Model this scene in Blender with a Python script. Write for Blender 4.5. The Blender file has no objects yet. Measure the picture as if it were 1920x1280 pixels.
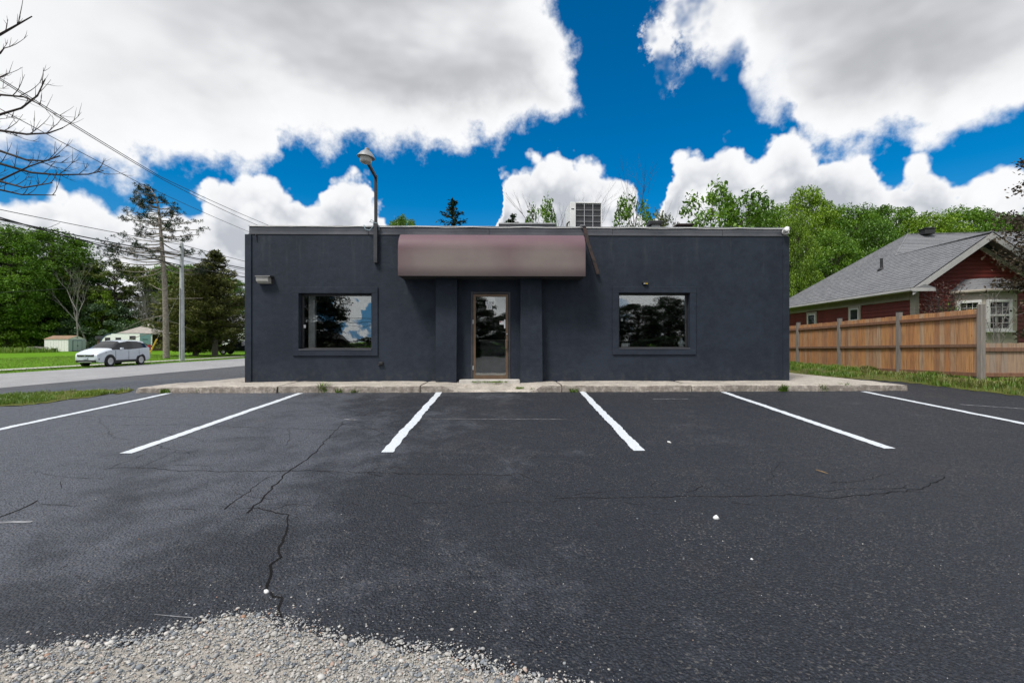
import bpy, bmesh, math, random
import numpy as np
from mathutils import Vector, Matrix

R = math.radians
F = 853.333           # focal length in photo pixels (16 mm on 36 mm, 1920 px wide)
CAMZ = 1.63
SC = bpy.context.scene
COL = SC.collection

# ------------------------------------------------------------------ camera
cam_d = bpy.data.cameras.new('camera'); cam = bpy.data.objects.new('camera', cam_d); COL.objects.link(cam)
cam_d.lens = 16; cam_d.sensor_width = 36; cam_d.clip_start = 0.05; cam_d.clip_end = 5000
cam.location = (0, 0, CAMZ); cam.rotation_euler = (R(90), 0, 0)
SC.camera = cam

# ------------------------------------------------------------------ render look
SC.view_settings.view_transform = 'Standard'; SC.view_settings.look = 'None'
SC.view_settings.gamma = 1; SC.view_settings.use_curve_mapping = False
SC.view_settings.exposure = 0.25
SC.render.engine = 'CYCLES'
SC.cycles.use_denoising = True
SC.cycles.max_bounces = 6; SC.cycles.diffuse_bounces = 2; SC.cycles.glossy_bounces = 3; SC.cycles.transparent_max_bounces = 12

# ------------------------------------------------------------------ sun
SUN_EL, SUN_AZ = 57, -142          # azimuth from +Y (view direction), clockwise; sun behind and to the left
sd = Vector((math.sin(R(SUN_AZ))*math.cos(R(SUN_EL)), math.cos(R(SUN_AZ))*math.cos(R(SUN_EL)), math.sin(R(SUN_EL))))
sun_d = bpy.data.lights.new('sun', 'SUN'); sun = bpy.data.objects.new('sun', sun_d); COL.objects.link(sun)
sun_d.energy = 3.0; sun_d.angle = R(14); sun_d.color = (1, .955, .89)
sun.rotation_euler = sd.to_track_quat('Z', 'Y').to_euler(); sun.location = (0, 0, 60)

# ------------------------------------------------------------------ node helpers
class NT:
    def __init__(s, tree): s.t = tree; s.n = tree.nodes; s.l = tree.links
    def node(s, typ, **kw):
        n = s.n.new(typ)
        for k, v in kw.items(): setattr(n, k, v)
        return n
    def put(s, sock, v):
        if hasattr(v, 'is_output') or isinstance(v, bpy.types.NodeSocket): s.l.new(v, sock)
        else:
            if isinstance(v, (tuple, list)) and len(v) == 3 and len(sock.default_value) == 4: v = (*v, 1)
            sock.default_value = v
    def math(s, op, a, b=0.0, c=0.0, clamp=False):
        n = s.node('ShaderNodeMath', operation=op, use_clamp=clamp)
        s.put(n.inputs[0], a); s.put(n.inputs[1], b); s.put(n.inputs[2], c)
        return n.outputs[0]
    def mapr(s, v, a, b, c=0.0, d=1.0, interp='SMOOTHSTEP'):
        n = s.node('ShaderNodeMapRange', interpolation_type=interp)
        for i, x in enumerate((v, a, b, c, d)): s.put(n.inputs[i], x)
        return n.outputs[0]
    def noise(s, vec, scale, detail=5, rough=.55, lac=2.0, dist=0.0, out='Fac'):
        n = s.node('ShaderNodeTexNoise')
        if vec is not None: s.l.new(vec, n.inputs['Vector'])
        n.inputs['Scale'].default_value = scale; n.inputs['Detail'].default_value = detail
        n.inputs['Roughness'].default_value = rough; n.inputs['Lacunarity'].default_value = lac
        n.inputs['Distortion'].default_value = dist
        return n.outputs[out]
    def voro(s, vec, scale, feature='F1', out='Distance', rand=1.0):
        n = s.node('ShaderNodeTexVoronoi', feature=feature)
        if vec is not None: s.l.new(vec, n.inputs['Vector'])
        n.inputs['Scale'].default_value = scale; n.inputs['Randomness'].default_value = rand
        return n.outputs[out]
    def mix(s, f, a, b, mode='MIX'):
        n = s.node('ShaderNodeMix', data_type='RGBA', blend_type=mode)
        s.put(n.inputs[0], f); s.put(n.inputs[6], a); s.put(n.inputs[7], b)
        return n.outputs[2]
    def ramp(s, v, stops):
        n = s.node('ShaderNodeValToRGB'); s.put(n.inputs[0], v)
        e = n.color_ramp.elements
        while len(e) < len(stops): e.new(.5)
        for el, (p, c) in zip(e, stops):
            el.position = p; el.color = (*c, 1) if len(c) == 3 else c
        return n.outputs[0]
    def comb(s, x, y, z):
        n = s.node('ShaderNodeCombineXYZ'); s.put(n.inputs[0], x); s.put(n.inputs[1], y); s.put(n.inputs[2], z)
        return n.outputs[0]
    def sep(s, v):
        n = s.node('ShaderNodeSeparateXYZ'); s.l.new(v, n.inputs[0]); return n.outputs
    def curve(s, v, pts):
        n = s.node('ShaderNodeFloatCurve'); s.put(n.inputs['Value'], v)
        c = n.mapping.curves[0]
        while len(c.points) < len(pts): c.points.new(.5, .5)
        for p, q in zip(c.points, pts): p.location = q; p.handle_type = 'AUTO_CLAMPED'
        n.mapping.use_clip = False
        n.mapping.update(); return n.outputs[0]
    def bump(s, h, strength, dist=.01, normal=None):
        n = s.node('ShaderNodeBump'); n.inputs['Strength'].default_value = strength; n.inputs['Distance'].default_value = dist
        s.l.new(h, n.inputs['Height'])
        if normal is not None: s.l.new(normal, n.inputs['Normal'])
        return n.outputs[0]

# ------------------------------------------------------------------ world: Nishita sky with cumulus
W = bpy.data.worlds.new('World'); SC.world = W; W.use_nodes = True
W.cycles.sampling_method = 'MANUAL'; W.cycles.sample_map_resolution = 512
w = NT(W.node_tree); w.n.clear()
SKYK = 0.1
out = w.node('ShaderNodeOutputWorld'); bg = w.node('ShaderNodeBackground'); bg.inputs['Strength'].default_value = SKYK
w.l.new(bg.outputs[0], out.inputs[0])
sky = w.node('ShaderNodeTexSky', sky_type='NISHITA'); sky.sun_disc = False
sky.sun_elevation = R(SUN_EL); sky.sun_rotation = R(SUN_AZ); sky.altitude = 200
sky.air_density = 1.0; sky.dust_density = .3; sky.ozone_density = 3.0
hs = w.node('ShaderNodeHueSaturation'); hs.inputs['Saturation'].default_value = 1.55; hs.inputs['Value'].default_value = 1.02
hs.inputs['Hue'].default_value = .498
w.l.new(sky.outputs[0], hs.inputs['Color'])
geo = w.node('ShaderNodeTexCoord'); dirv = geo.outputs['Generated']
dx, dy, dz = w.sep(dirv)[:3]
AZ = w.math('MULTIPLY', w.math('ARCTAN2', dx, dy), 180/math.pi)
EL = w.math('MULTIPLY', w.math('ARCSINE', dz), 180/math.pi)
# billow warp
n1 = w.noise(dirv, 5.0, 5, .62, out='Color')
n1s = w.sep(n1)
def warp(base, i, a1): return w.math('MULTIPLY_ADD', w.math('SUBTRACT', n1s[i], .5), a1, base)
AZw, ELw = warp(AZ, 0, 9.0), warp(EL, 1, 9.0)
vn = w.node('ShaderNodeTexVoronoi', feature='F1'); w.l.new(dirv, vn.inputs['Vector']); vn.inputs['Scale'].default_value = 15
vn.inputs['Detail'].default_value = 2.0; vn.inputs['Roughness'].default_value = .55; vn.normalize = True
VOR = vn.outputs['Distance']
def ae(x, y):
    a = math.atan((x-960)/F); return math.degrees(a), math.degrees(math.atan((640-y)/F*math.cos(a)))
AR, ER = 55.0, 50.0
def az_curve(pts):
    q = sorted((((ae(x, y)[0]+AR)/(2*AR)), ae(x, y)[1]/ER) for x, y in pts)
    return [(max(0, min(1, a)), b) for a, b in q]
LA = [(-200,300),(0,290),(60,300),(140,322),(210,338),(300,322),(400,322),(470,318),(505,298),(530,262),(560,266),(590,288),(650,288),(720,300),(800,296),(900,290),(960,268),(1010,260),(1060,238),(1112,212),
      (1165,215),(1215,208),(1260,205),(1300,190),(1350,172),(1380,152),(1405,185),(1432,216),(1478,220),(1492,265),(1530,286),(1570,296),(1640,290),(1690,262),(1740,272),(1782,288),(1805,272),(1860,238),(1920,208),(2080,130)]
UB = [(-200,345),(0,358),(60,350),(90,354),(130,384),(200,392),(300,396),(375,388),(392,352),(430,338),(470,334),(540,350),(562,366),(592,344),(612,334),(650,342),(688,352),(700,388),(735,420),(790,470),(860,480),(905,460),(928,400),(938,352),
      (962,340),(992,318),(1040,308),(1090,312),(1140,326),(1172,352),(1185,374),(1205,390),(1226,408),(1240,362),(1256,318),(1280,298),(1350,290),(1382,292),(1402,312),(1422,298),(1440,270),(1470,264),(1500,278),(1560,296),(1640,302),(1672,334),(1692,346),(1722,318),(1745,306),(1785,312),(1822,332),(1855,350),(1885,346),(1920,336),(2080,340)]
azn = w.math('DIVIDE', w.math('ADD', AZw, AR), 2*AR, clamp=True)
la = w.math('MULTIPLY', w.curve(azn, az_curve(LA)), ER)
ub = w.math('MULTIPLY', w.curve(azn, az_curve(UB)), ER)
eln = w.math('DIVIDE', ELw, ER, clamp=True)
def el_curve(pts):
    q = sorted((ae(x, y)[1]/ER, (ae(x, y)[0]+AR)/(2*AR)) for x, y in pts)
    return q
GL = [(1040,-120),(1040,0),(1072,60),(1096,100),(1092,130),(1102,160),(1116,215),(1116,300)]
GR = [(1150,-120),(1165,0),(1150,45),(1190,90),(1238,130),(1224,170),(1215,205),(1215,300)]
gl = w.math('MULTIPLY_ADD', w.curve(eln, el_curve(GL)), 2*AR, -AR)
gr = w.math('MULTIPLY_ADD', w.curve(eln, el_curve(GR)), 2*AR, -AR)
side = w.math('MAXIMUM', w.math('SUBTRACT', gl, AZw), w.math('SUBTRACT', AZw, gr))
# the side gap closes overhead and outside the view, where plain broken cumulus goes on
lown = w.noise(dirv, 2.3, 2, .5)
brk = w.math('MULTIPLY', w.math('SUBTRACT', lown, .48), 60)
over = w.mapr(EL, 38, 50)
outside = w.mapr(w.math('ABSOLUTE', AZ), 50, 62)
gen = w.math('MAXIMUM', over, outside)
s1 = w.math('MINIMUM', w.math('SUBTRACT', ELw, la), side)
s2 = w.math('SUBTRACT', ub, ELw)
def lerp(f, a, b): return w.math('MULTIPLY_ADD', w.math('SUBTRACT', b, a), f, a)
s1g = lerp(gen, s1, brk)
s2g = lerp(outside, s2, w.math('MULTIPLY', w.math('SUBTRACT', n1s[2], .435), 45))
puff = w.math('MULTIPLY', w.math('SUBTRACT', .34, VOR), 9.0)
wisp = w.noise(dirv, 13, 5, .68)
# thin ragged left flank of the right-hand cloud
rag = w.math('MULTIPLY', w.mapr(AZ, 33, 14), w.mapr(AZ, 8, 13))
rag = w.math('MULTIPLY', rag, w.mapr(EL, 19, 26))
s1r = w.math('SUBTRACT', s1g, w.math('MULTIPLY', rag, w.math('MULTIPLY', w.mapr(wisp, .36, .62), 5.5)))
s1r = w.math('ADD', s1r, w.math('MULTIPLY', puff, .55))
m1 = w.mapr(w.math('ADD', s1r, w.math('MULTIPLY', w.math('SUBTRACT', wisp, .5), 7.5)), -.6, 2.6)
m1 = w.math('MULTIPLY', m1, w.math('SUBTRACT', 1, w.math('MULTIPLY', rag, w.mapr(w.noise(dirv, 7, 4, .65), .44, .60, 0, 1.15)), clamp=True))
s2r = w.math('ADD', s2g, puff)
m2 = w.mapr(w.math('ADD', s2r, w.math('MULTIPLY', w.math('SUBTRACT', wisp, .5), 2.2)), -.3, .9)
# cloud tone: grey where thick (undersides of the overhead bank), white at the lit rims
thick = w.mapr(s1r, .8, 9)
tonv = w.node('ShaderNodeMapping'); w.l.new(dirv, tonv.inputs[0]); tonv.inputs['Rotation'].default_value = (0, R(35), 0); tonv.inputs['Scale'].default_value = (.6, 1, 1.5)
ton = w.noise(tonv.outputs[0], 3.4, 4, .58)
ton2 = w.mapr(ton, .36, .64)
g1 = w.math('MULTIPLY', thick, w.math('MULTIPLY_ADD', ton2, .72, .28))
g1 = w.math('SUBTRACT', g1, w.math('MULTIPLY', w.math('SUBTRACT', .36, VOR), .25))
leftw = w.mapr(AZ, -52, -22, .12, 1.0)          # the far left of the bank is thinner and whiter
leftd = w.mapr(w.math('ABSOLUTE', w.math('SUBTRACT', AZ, 24)), 2, 12, .45, 1)
g1 = w.math('MULTIPLY', g1, w.math('MULTIPLY', leftw, leftd))
c1 = w.ramp(g1, [(0, (.83, .835, .845)), (.25, (.72, .73, .745)), (.6, (.55, .56, .58)), (1, (.41, .42, .44))])
g2 = w.math('MULTIPLY', w.mapr(VOR, .16, .44), w.mapr(s2r, .3, 4))
g2 = w.math('ADD', g2, w.math('MULTIPLY', w.mapr(n1s[2], .42, .66), w.mapr(s2r, 1, 7, 0, .55)))
c2 = w.ramp(g2, [(0, (.82, .825, .835)), (.4, (.66, .675, .705)), (1, (.44, .465, .51))])
def gain(c):
    n = w.node('ShaderNodeVectorMath', operation='SCALE'); w.l.new(c, n.inputs[0]); n.inputs[3].default_value = 1.0/SKYK
    return n.outputs[0]
lowb = w.mapr(EL, 20, 2, 0, .85)
skyc = w.mix(lowb, hs.outputs[0], (.12, 2.05, 4.9))
col = w.mix(m2, skyc, gain(c2))
col = w.mix(m1, col, gain(c1))
w.l.new(col, bg.inputs['Color'])

# ------------------------------------------------------------------ generic builders
def P(px, py, d):
    """a point seen at photo position px,py at real depth d metres"""
    return Vector(((px-960)/F*d, d, CAMZ-(py-640)/F*d))

def mesh_arrays(name, verts, faces4=None, faces3=None, smooth=False):
    me = bpy.data.meshes.new(name)
    verts = np.asarray(verts, dtype=np.float32)
    me.vertices.add(len(verts)); me.vertices.foreach_set('co', verts.ravel())
    loops, starts, tot = [], [], 0
    for f in (faces4, faces3):
        if f is None or len(f) == 0: continue
        f = np.asarray(f, dtype=np.int32); k = f.shape[1]
        loops.append(f.ravel()); starts.append(tot+np.arange(len(f))*k); tot += f.size
    loops = np.concatenate(loops); starts = np.concatenate(starts)
    me.loops.add(len(loops)); me.loops.foreach_set('vertex_index', loops)
    me.polygons.add(len(starts)); me.polygons.foreach_set('loop_start', starts.astype(np.int32))
    if smooth: me.polygons.foreach_set('use_smooth', np.ones(len(starts), dtype=bool))
    me.update(calc_edges=True); me.validate()
    return me

class MB:
    def __init__(s): s.v = []; s.f = []
    def add(s, vs, fs):
        o = len(s.v); s.v += [tuple(v) for v in vs]; s.f += [tuple(i+o for i in f) for f in fs]; return s
    def box(s, x0, x1, y0, y1, z0, z1, m=None):
        vs = [Vector(v) for v in ((x0,y0,z0),(x1,y0,z0),(x1,y1,z0),(x0,y1,z0),(x0,y0,z1),(x1,y0,z1),(x1,y1,z1),(x0,y1,z1))]
        if m is not None: vs = [m @ v for v in vs]
        return s.add(vs, [(3,2,1,0),(4,5,6,7),(0,1,5,4),(1,2,6,5),(2,3,7,6),(3,0,4,7)])
    def bbox(s, x0, x1, y0, y1, z0, z1, b=.01, m=None):
        """bevelled box"""
        bm = bmesh.new(); bmesh.ops.create_cube(bm, size=1)
        for v in bm.verts: v.co = Vector(((x0+x1)/2+v.co.x*(x1-x0), (y0+y1)/2+v.co.y*(y1-y0), (z0+z1)/2+v.co.z*(z1-z0)))
        bmesh.ops.bevel(bm, geom=bm.edges[:], offset=b, segments=2, affect='EDGES', profile=.5)
        if m is not None: bm.transform(m)
        bm.verts.index_update()
        s.add([v.co for v in bm.verts], [[v.index for v in f.verts] for f in bm.faces]); bm.free(); return s
    def prism(s, poly, y0, y1, axis='y', m=None):
        """poly of (a,b) extruded along an axis; axis y: (x,z)"""
        n = len(poly)
        def pt(a, b, t): return {'y': (a, t, b), 'x': (t, a, b), 'z': (a, b, t)}[axis]
        vs = [Vector(pt(a, b, y0)) for a, b in poly]+[Vector(pt(a, b, y1)) for a, b in poly]
        if m is not None: vs = [m @ v for v in vs]
        fs = [tuple(range(n)), tuple(range(2*n-1, n-1, -1))]+[(i, i+n, (i+1) % n+n, (i+1) % n) for i in range(n)]
        return s.add(vs, fs)
    def tube(s, pts, rad, sides=6, cap=True):
        pts = [Vector(p) for p in pts]; n = len(pts)
        if not hasattr(rad, '__len__'): rad = [rad]*n
        o = len(s.v); prev = None
        for i, p in enumerate(pts):
            t = (pts[min(i+1, n-1)]-pts[max(i-1, 0)]); t = t.normalized() if t.length > 1e-9 else Vector((0, 0, 1))
            if prev is None:
                a = t.orthogonal().normalized()
            else:
                a = (prev-t*prev.dot(t)); a = a.normalized() if a.length > 1e-6 else t.orthogonal().normalized()
            prev = a; b = t.cross(a)
            for k in range(sides):
                c = 2*math.pi*k/sides
                s.v.append(tuple(p+(a*math.cos(c)+b*math.sin(c))*rad[i]))
        for i in range(n-1):
            for k in range(sides):
                k2 = (k+1) % sides
                s.f.append((o+i*sides+k, o+i*sides+k2, o+(i+1)*sides+k2, o+(i+1)*sides+k))
        if cap:
            s.f.append(tuple(o+k for k in range(sides-1, -1, -1))); s.f.append(tuple(o+(n-1)*sides+k for k in range(sides)))
        return s
    def lathe(s, prof, sides=20, m=None):
        """prof of (r,z) turned about z"""
        vs = []; fs = []; n = len(prof)
        for r, z in prof:
            for k in range(sides):
                c = 2*math.pi*k/sides; vs.append(Vector((r*math.cos(c), r*math.sin(c), z)))
        for i in range(n-1):
            for k in range(sides):
                k2 = (k+1) % sides; fs.append((i*sides+k, i*sides+k2, (i+1)*sides+k2, (i+1)*sides+k))
        fs.append(tuple(range(sides-1, -1, -1))); fs.append(tuple((n-1)*sides+k for k in range(sides)))
        if m is not None: vs = [m @ v for v in vs]
        return s.add(vs, fs)
    def grid(s, fn, nu, nv):
        o = len(s.v)
        for j in range(nv+1):
            for i in range(nu+1): s.v.append(tuple(fn(i/nu, j/nv)))
        for j in range(nv):
            for i in range(nu):
                a = o+j*(nu+1)+i; s.f.append((a, a+1, a+nu+2, a+nu+1))
        return s
    def mesh(s, name, smooth=None):
        me = bpy.data.meshes.new(name); me.from_pydata(s.v, [], s.f); me.update()
        if smooth is not None:
            me.polygons.foreach_set('use_smooth', np.ones(len(me.polygons), dtype=bool))
            me.set_sharp_from_angle(angle=R(smooth))
        return me
    def build(s, name, mat, parent=None, smooth=None):
        return link(name, s.mesh(name, smooth), mat, parent)

def link(name, me, mat, parent=None):
    o = bpy.data.objects.new(name, me); COL.objects.link(o)
    if mat is not None:
        if len(me.materials) == 0: me.materials.append(mat)
        elif me.materials[0] is not mat:
            o.material_slots[0].link = 'OBJECT'; o.material_slots[0].material = mat
    if parent is not None: o.parent = parent
    return o
def tag(o, label=None, cat=None, group=None, kind=None):
    if label: o['label'] = label
    if cat: o['category'] = cat
    if group: o['group'] = group
    if kind: o['kind'] = kind
    return o
def empty(name, loc=(0, 0, 0), rz=0):
    o = bpy.data.objects.new(name, None); COL.objects.link(o); o.location = loc; o.rotation_euler = (0, 0, rz)
    o.empty_display_size = .2; return o

# ------------------------------------------------------------------ materials
def newmat(name):
    m = bpy.data.materials.new(name); m.use_nodes = True
    t = NT(m.node_tree); t.n.clear()
    o = t.node('ShaderNodeOutputMaterial'); b = t.node('ShaderNodeBsdfPrincipled'); t.l.new(b.outputs[0], o.inputs[0])
    return m, t, b, o
def M(name, c1, c2=None, scale=4, rough=.7, metal=0, bump=0, bscale=60, spec=.5, detail=6, lo=.35, hi=.65, coat=0, bdist=.01):
    m, t, b, o = newmat(name)
    tc = t.node('ShaderNodeTexCoord').outputs['Object']
    if c2 is None: c2 = tuple(min(1, c*.82) for c in c1)
    f = t.mapr(t.noise(tc, scale, detail, .6), lo, hi)
    t.put(b.inputs['Base Color'], t.mix(f, c1, c2))
    b.inputs['Roughness'].default_value = rough; b.inputs['Metallic'].default_value = metal
    b.inputs['Specular IOR Level'].default_value = spec; b.inputs['Coat Weight'].default_value = coat
    if bump: t.l.new(t.bump(t.noise(tc, bscale, 5, .6), bump, bdist), b.inputs['Normal'])
    return m

def make_asphalt(name, dark, light, wearx=None, speck=.5):
    m, t, b, o = newmat(name)
    tc = t.node('ShaderNodeTexCoord').outputs['Object']
    x, y, z = t.sep(tc)[:3]
    big = t.noise(tc, .5, 6, .6); mid = t.noise(tc, 2.2, 6, .65); sml = t.noise(tc, 14, 5, .7)
    wear = t.math('ADD', t.math('MULTIPLY', big, .5), t.math('ADD', t.math('MULTIPLY', mid, .35), t.math('MULTIPLY', sml, .15)))
    if wearx:
        wear = t.math('ADD', wear, t.mapr(x, wearx[0], wearx[1], .22, -.13))
    f = t.mapr(wear, .43, .63)
    c = t.mix(f, dark, light)
    agg = t.voro(tc, 95, 'F1', 'Color'); ags = t.sep(agg)[0]
    c = t.mix(t.math('MULTIPLY', t.mapr(ags, .35, 1.0), .7), c, tuple(v*.4 for v in dark))
    c = t.mix(t.mapr(t.sep(agg)[1], .6, 1.0, 0, .17), c, tuple(v*1.5 for v in light))
    stone = t.math('MULTIPLY', t.math('GREATER_THAN', ags, .93), speck)
    c = t.mix(t.math('MULTIPLY', stone, t.mapr(mid, .4, .6, .25, 1)), c, (.22, .21, .20))
    brown = t.mapr(t.noise(tc, 1.1, 5, .6), .60, .78, 0, .35)
    c = t.mix(brown, c, (.045, .035, .03))
    t.put(b.inputs['Base Color'], c)
    t.put(b.inputs['Roughness'], t.mapr(sml, .3, .7, .42, .70))
    b.inputs['Specular IOR Level'].default_value = .45
    h = t.math('ADD', t.math('MULTIPLY', t.voro(tc, 62, 'F1'), -.9), t.math('ADD', t.math('MULTIPLY', t.noise(tc, 170, 3, .6), .5), t.math('MULTIPLY', sml, .8)))
    t.l.new(t.bump(h, 1.0, .018), b.inputs['Normal'])
    return m

MAT = {}
MAT['asphalt'] = make_asphalt('sealed asphalt', (.0110, .0150, .0250), (.088, .098, .124), wearx=(-9.0, 3.0), speck=.4)
MAT['asphalt_side'] = make_asphalt('old asphalt', (.055, .060, .070), (.100, .105, .118))
MAT['asphalt_street'] = make_asphalt('dark street asphalt', (.018, .020, .024), (.030, .032, .038))
MAT['road'] = make_asphalt('pale road', (.36, .36, .375), (.44, .44, .45), speck=.2)
MAT['paint'] = M('stall paint', (.60, .645, .70), (.25, .27, .30), scale=26, rough=.65, bump=.6, bscale=90, lo=.54, hi=.78)
MAT['oldpaint'] = M('worn paint', (.26, .27, .29), (.09, .09, .1), scale=14, rough=.8)
MAT['crack'] = M('crack shadow', (.008, .008, .009), (.014, .013, .013), rough=1, spec=.1)
def make_concrete():
    m, t, b, o = newmat('weathered concrete')
    tc = t.node('ShaderNodeTexCoord').outputs['Object']
    c = t.mix(t.mapr(t.noise(tc, 2.2, 7, .65), .35, .68), (.52, .475, .42), (.35, .32, .285))
    pit = t.mapr(t.noise(tc, 26, 5, .7), .50, .66)
    c = t.mix(t.math('MULTIPLY', pit, .65), c, (.13, .115, .10))
    c = t.mix(t.mapr(t.noise(tc, 6, 5, .6), .55, .72, 0, .6), c, (.15, .115, .09))
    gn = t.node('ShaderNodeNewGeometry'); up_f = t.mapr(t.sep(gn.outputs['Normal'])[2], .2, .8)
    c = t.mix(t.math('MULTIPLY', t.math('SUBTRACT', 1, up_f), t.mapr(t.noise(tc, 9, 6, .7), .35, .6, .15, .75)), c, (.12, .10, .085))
    t.put(b.inputs['Base Color'], c); b.inputs['Roughness'].default_value = .9
    t.l.new(t.bump(t.math('ADD', t.noise(tc, 30, 6, .7), t.math('MULTIPLY', t.noise(tc, 120, 3), .4)), .6, .02), b.inputs['Normal'])
    return m
MAT['concrete'] = make_concrete()
MAT['concrete_pale'] = M('pale concrete', (.52, .50, .47), (.38, .365, .34), scale=5, rough=.9, bump=.3, bscale=40)
def make_stucco():
    m, t, b, o = newmat('painted stucco')
    tc = t.node('ShaderNodeTexCoord').outputs['Object']
    f = t.math('ADD', t.math('MULTIPLY', t.noise(tc, .8, 6, .6), .6), t.math('MULTIPLY', t.noise(tc, 5, 6, .65), .4))
    c = t.mix(t.mapr(f, .38, .62), (.0100, .0158, .0280), (.0182, .0265, .0425))
    c = t.mix(t.mapr(t.noise(tc, 3.0, 6, .7, dist=.5), .62, .8, 0, .5), c, (.040, .048, .064))
    zz = t.sep(tc)[2]; st_ = t.noise(t.comb(t.math('MULTIPLY', t.sep(tc)[0], 3), t.math('MULTIPLY', t.sep(tc)[1], 3), t.math('MULTIPLY', zz, .35)), 2.0, 5, .65)
    c = t.mix(t.math('MULTIPLY', t.mapr(st_, .52, .72), t.mapr(zz, 1.6, 3.6, .05, .45)), c, (.048, .055, .068))
    c = t.mix(t.math('MULTIPLY', t.mapr(t.noise(tc, 7, 5, .7), .45, .7), t.mapr(zz, .45, .0, 0, .35)), c, (.07, .066, .06))
    t.put(b.inputs['Base Color'], c); b.inputs['Roughness'].default_value = .72
    b.inputs['Specular IOR Level'].default_value = .35
    h = t.math('ADD', t.math('MULTIPLY', t.noise(tc, 5, 5, .6), 1.4), t.math('MULTIPLY', t.noise(tc, 70, 4, .6), .35))
    t.l.new(t.bump(h, .5, .02), b.inputs['Normal'])
    return m
MAT['stucco'] = make_stucco()
MAT['flashing'] = M('grey metal flashing', (.13, .135, .155), (.07, .076, .092), scale=.6, rough=.5, metal=.25, bump=.2, bscale=4)
MAT['flash_edge'] = M('pale metal edge', (.55, .56, .58), (.4, .4, .42), rough=.45, metal=.3)
MAT['bronze'] = M('bronze aluminium', (.17, .115, .075), (.135, .09, .06), rough=.42, metal=.45)
MAT['black'] = M('black metal', (.012, .012, .014), (.02, .02, .022), rough=.5)
MAT['darkgrey'] = M('dark grey metal', (.05, .053, .06), (.035, .037, .042), rough=.5, metal=.2)
MAT['greymetal'] = M('grey metal', (.33, .34, .35), (.24, .25, .26), rough=.5, metal=.3)
MAT['white'] = M('white paint', (.78, .79, .79), (.68, .69, .69), rough=.5)
MAT['offwhite'] = M('aged white', (.66, .65, .61), (.52, .51, .48), rough=.6)
MAT['lens'] = M('frosted lamp glass', (.5, .5, .48), (.4, .39, .37), rough=.25, spec=.6)
MAT['rust'] = M('rusty brown metal', (.055, .034, .030), (.018, .015, .016), scale=8, rough=.8)
MAT['inner'] = M('dim interior paint', (.10, .10, .10), (.08, .08, .08), rough=.9)
MAT['innerwhite'] = M('interior white', (.72, .72, .70), rough=.8)
MAT['innerfloor'] = M('interior floor', (.06, .055, .05), rough=.6)
MAT['wire'] = M('black cable', (.014, .014, .016), rough=.6)
MAT['bluewire'] = M('pale blue cord', (.25, .36, .42), rough=.6)
MAT['polegrey'] = M('weathered pole', (.42, .44, .46), (.32, .335, .35), scale=3, rough=.8, bump=.3, bscale=30)
MAT['bark'] = M('bark', (.10, .085, .072), (.055, .046, .04), scale=9, rough=.95, bump=.8, bscale=25, bdist=.03)
MAT['pinebark'] = M('pale pine bark', (.30, .255, .235), (.17, .14, .13), scale=5, rough=.95, bump=.8, bscale=18, bdist=.03)
MAT['deadbark'] = M('bare grey branches', (.26, .245, .23), (.17, .16, .15), scale=6, rough=.95)
MAT['twig'] = M('dark twigs', (.035, .028, .027), (.055, .045, .042), scale=6, rough=.95)
def make_glass(name, refl, tint=(.75, .78, .80)):
    m, t, b, o = newmat(name); t.n.remove(b)
    g = t.node('ShaderNodeBsdfGlossy'); g.inputs['Roughness'].default_value = .012; g.inputs['Color'].default_value = (.90, .93, .92, 1)
    tr = t.node('ShaderNodeBsdfTransparent'); tr.inputs['Color'].default_value = (*tint, 1)
    tc = t.node('ShaderNodeTexCoord').outputs['Object']
    nb = t.bump(t.noise(tc, 1.3, 2, .5), .06, .03); t.l.new(nb, g.inputs['Normal'])
    lw = t.node('ShaderNodeLayerWeight'); lw.inputs['Blend'].default_value = .25
    mx = t.node('ShaderNodeMixShader'); t.l.new(t.mapr(lw.outputs['Fresnel'], 0, 1, refl, 1, 'LINEAR'), mx.inputs[0])
    t.l.new(tr.outputs[0], mx.inputs[1]); t.l.new(g.outputs[0], mx.inputs[2]); t.l.new(mx.outputs[0], o.inputs[0])
    return m
MAT['glass'] = make_glass('window glass', .19, (.96, .97, .97))
def make_dark_glass():
    m, t, b, o = newmat('dark glazing'); b.inputs['Base Color'].default_value = (.012, .014, .017, 1)
    b.inputs['Roughness'].default_value = .06; b.inputs['Specular IOR Level'].default_value = .45; return m
MAT['darkglass'] = make_dark_glass()
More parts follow.
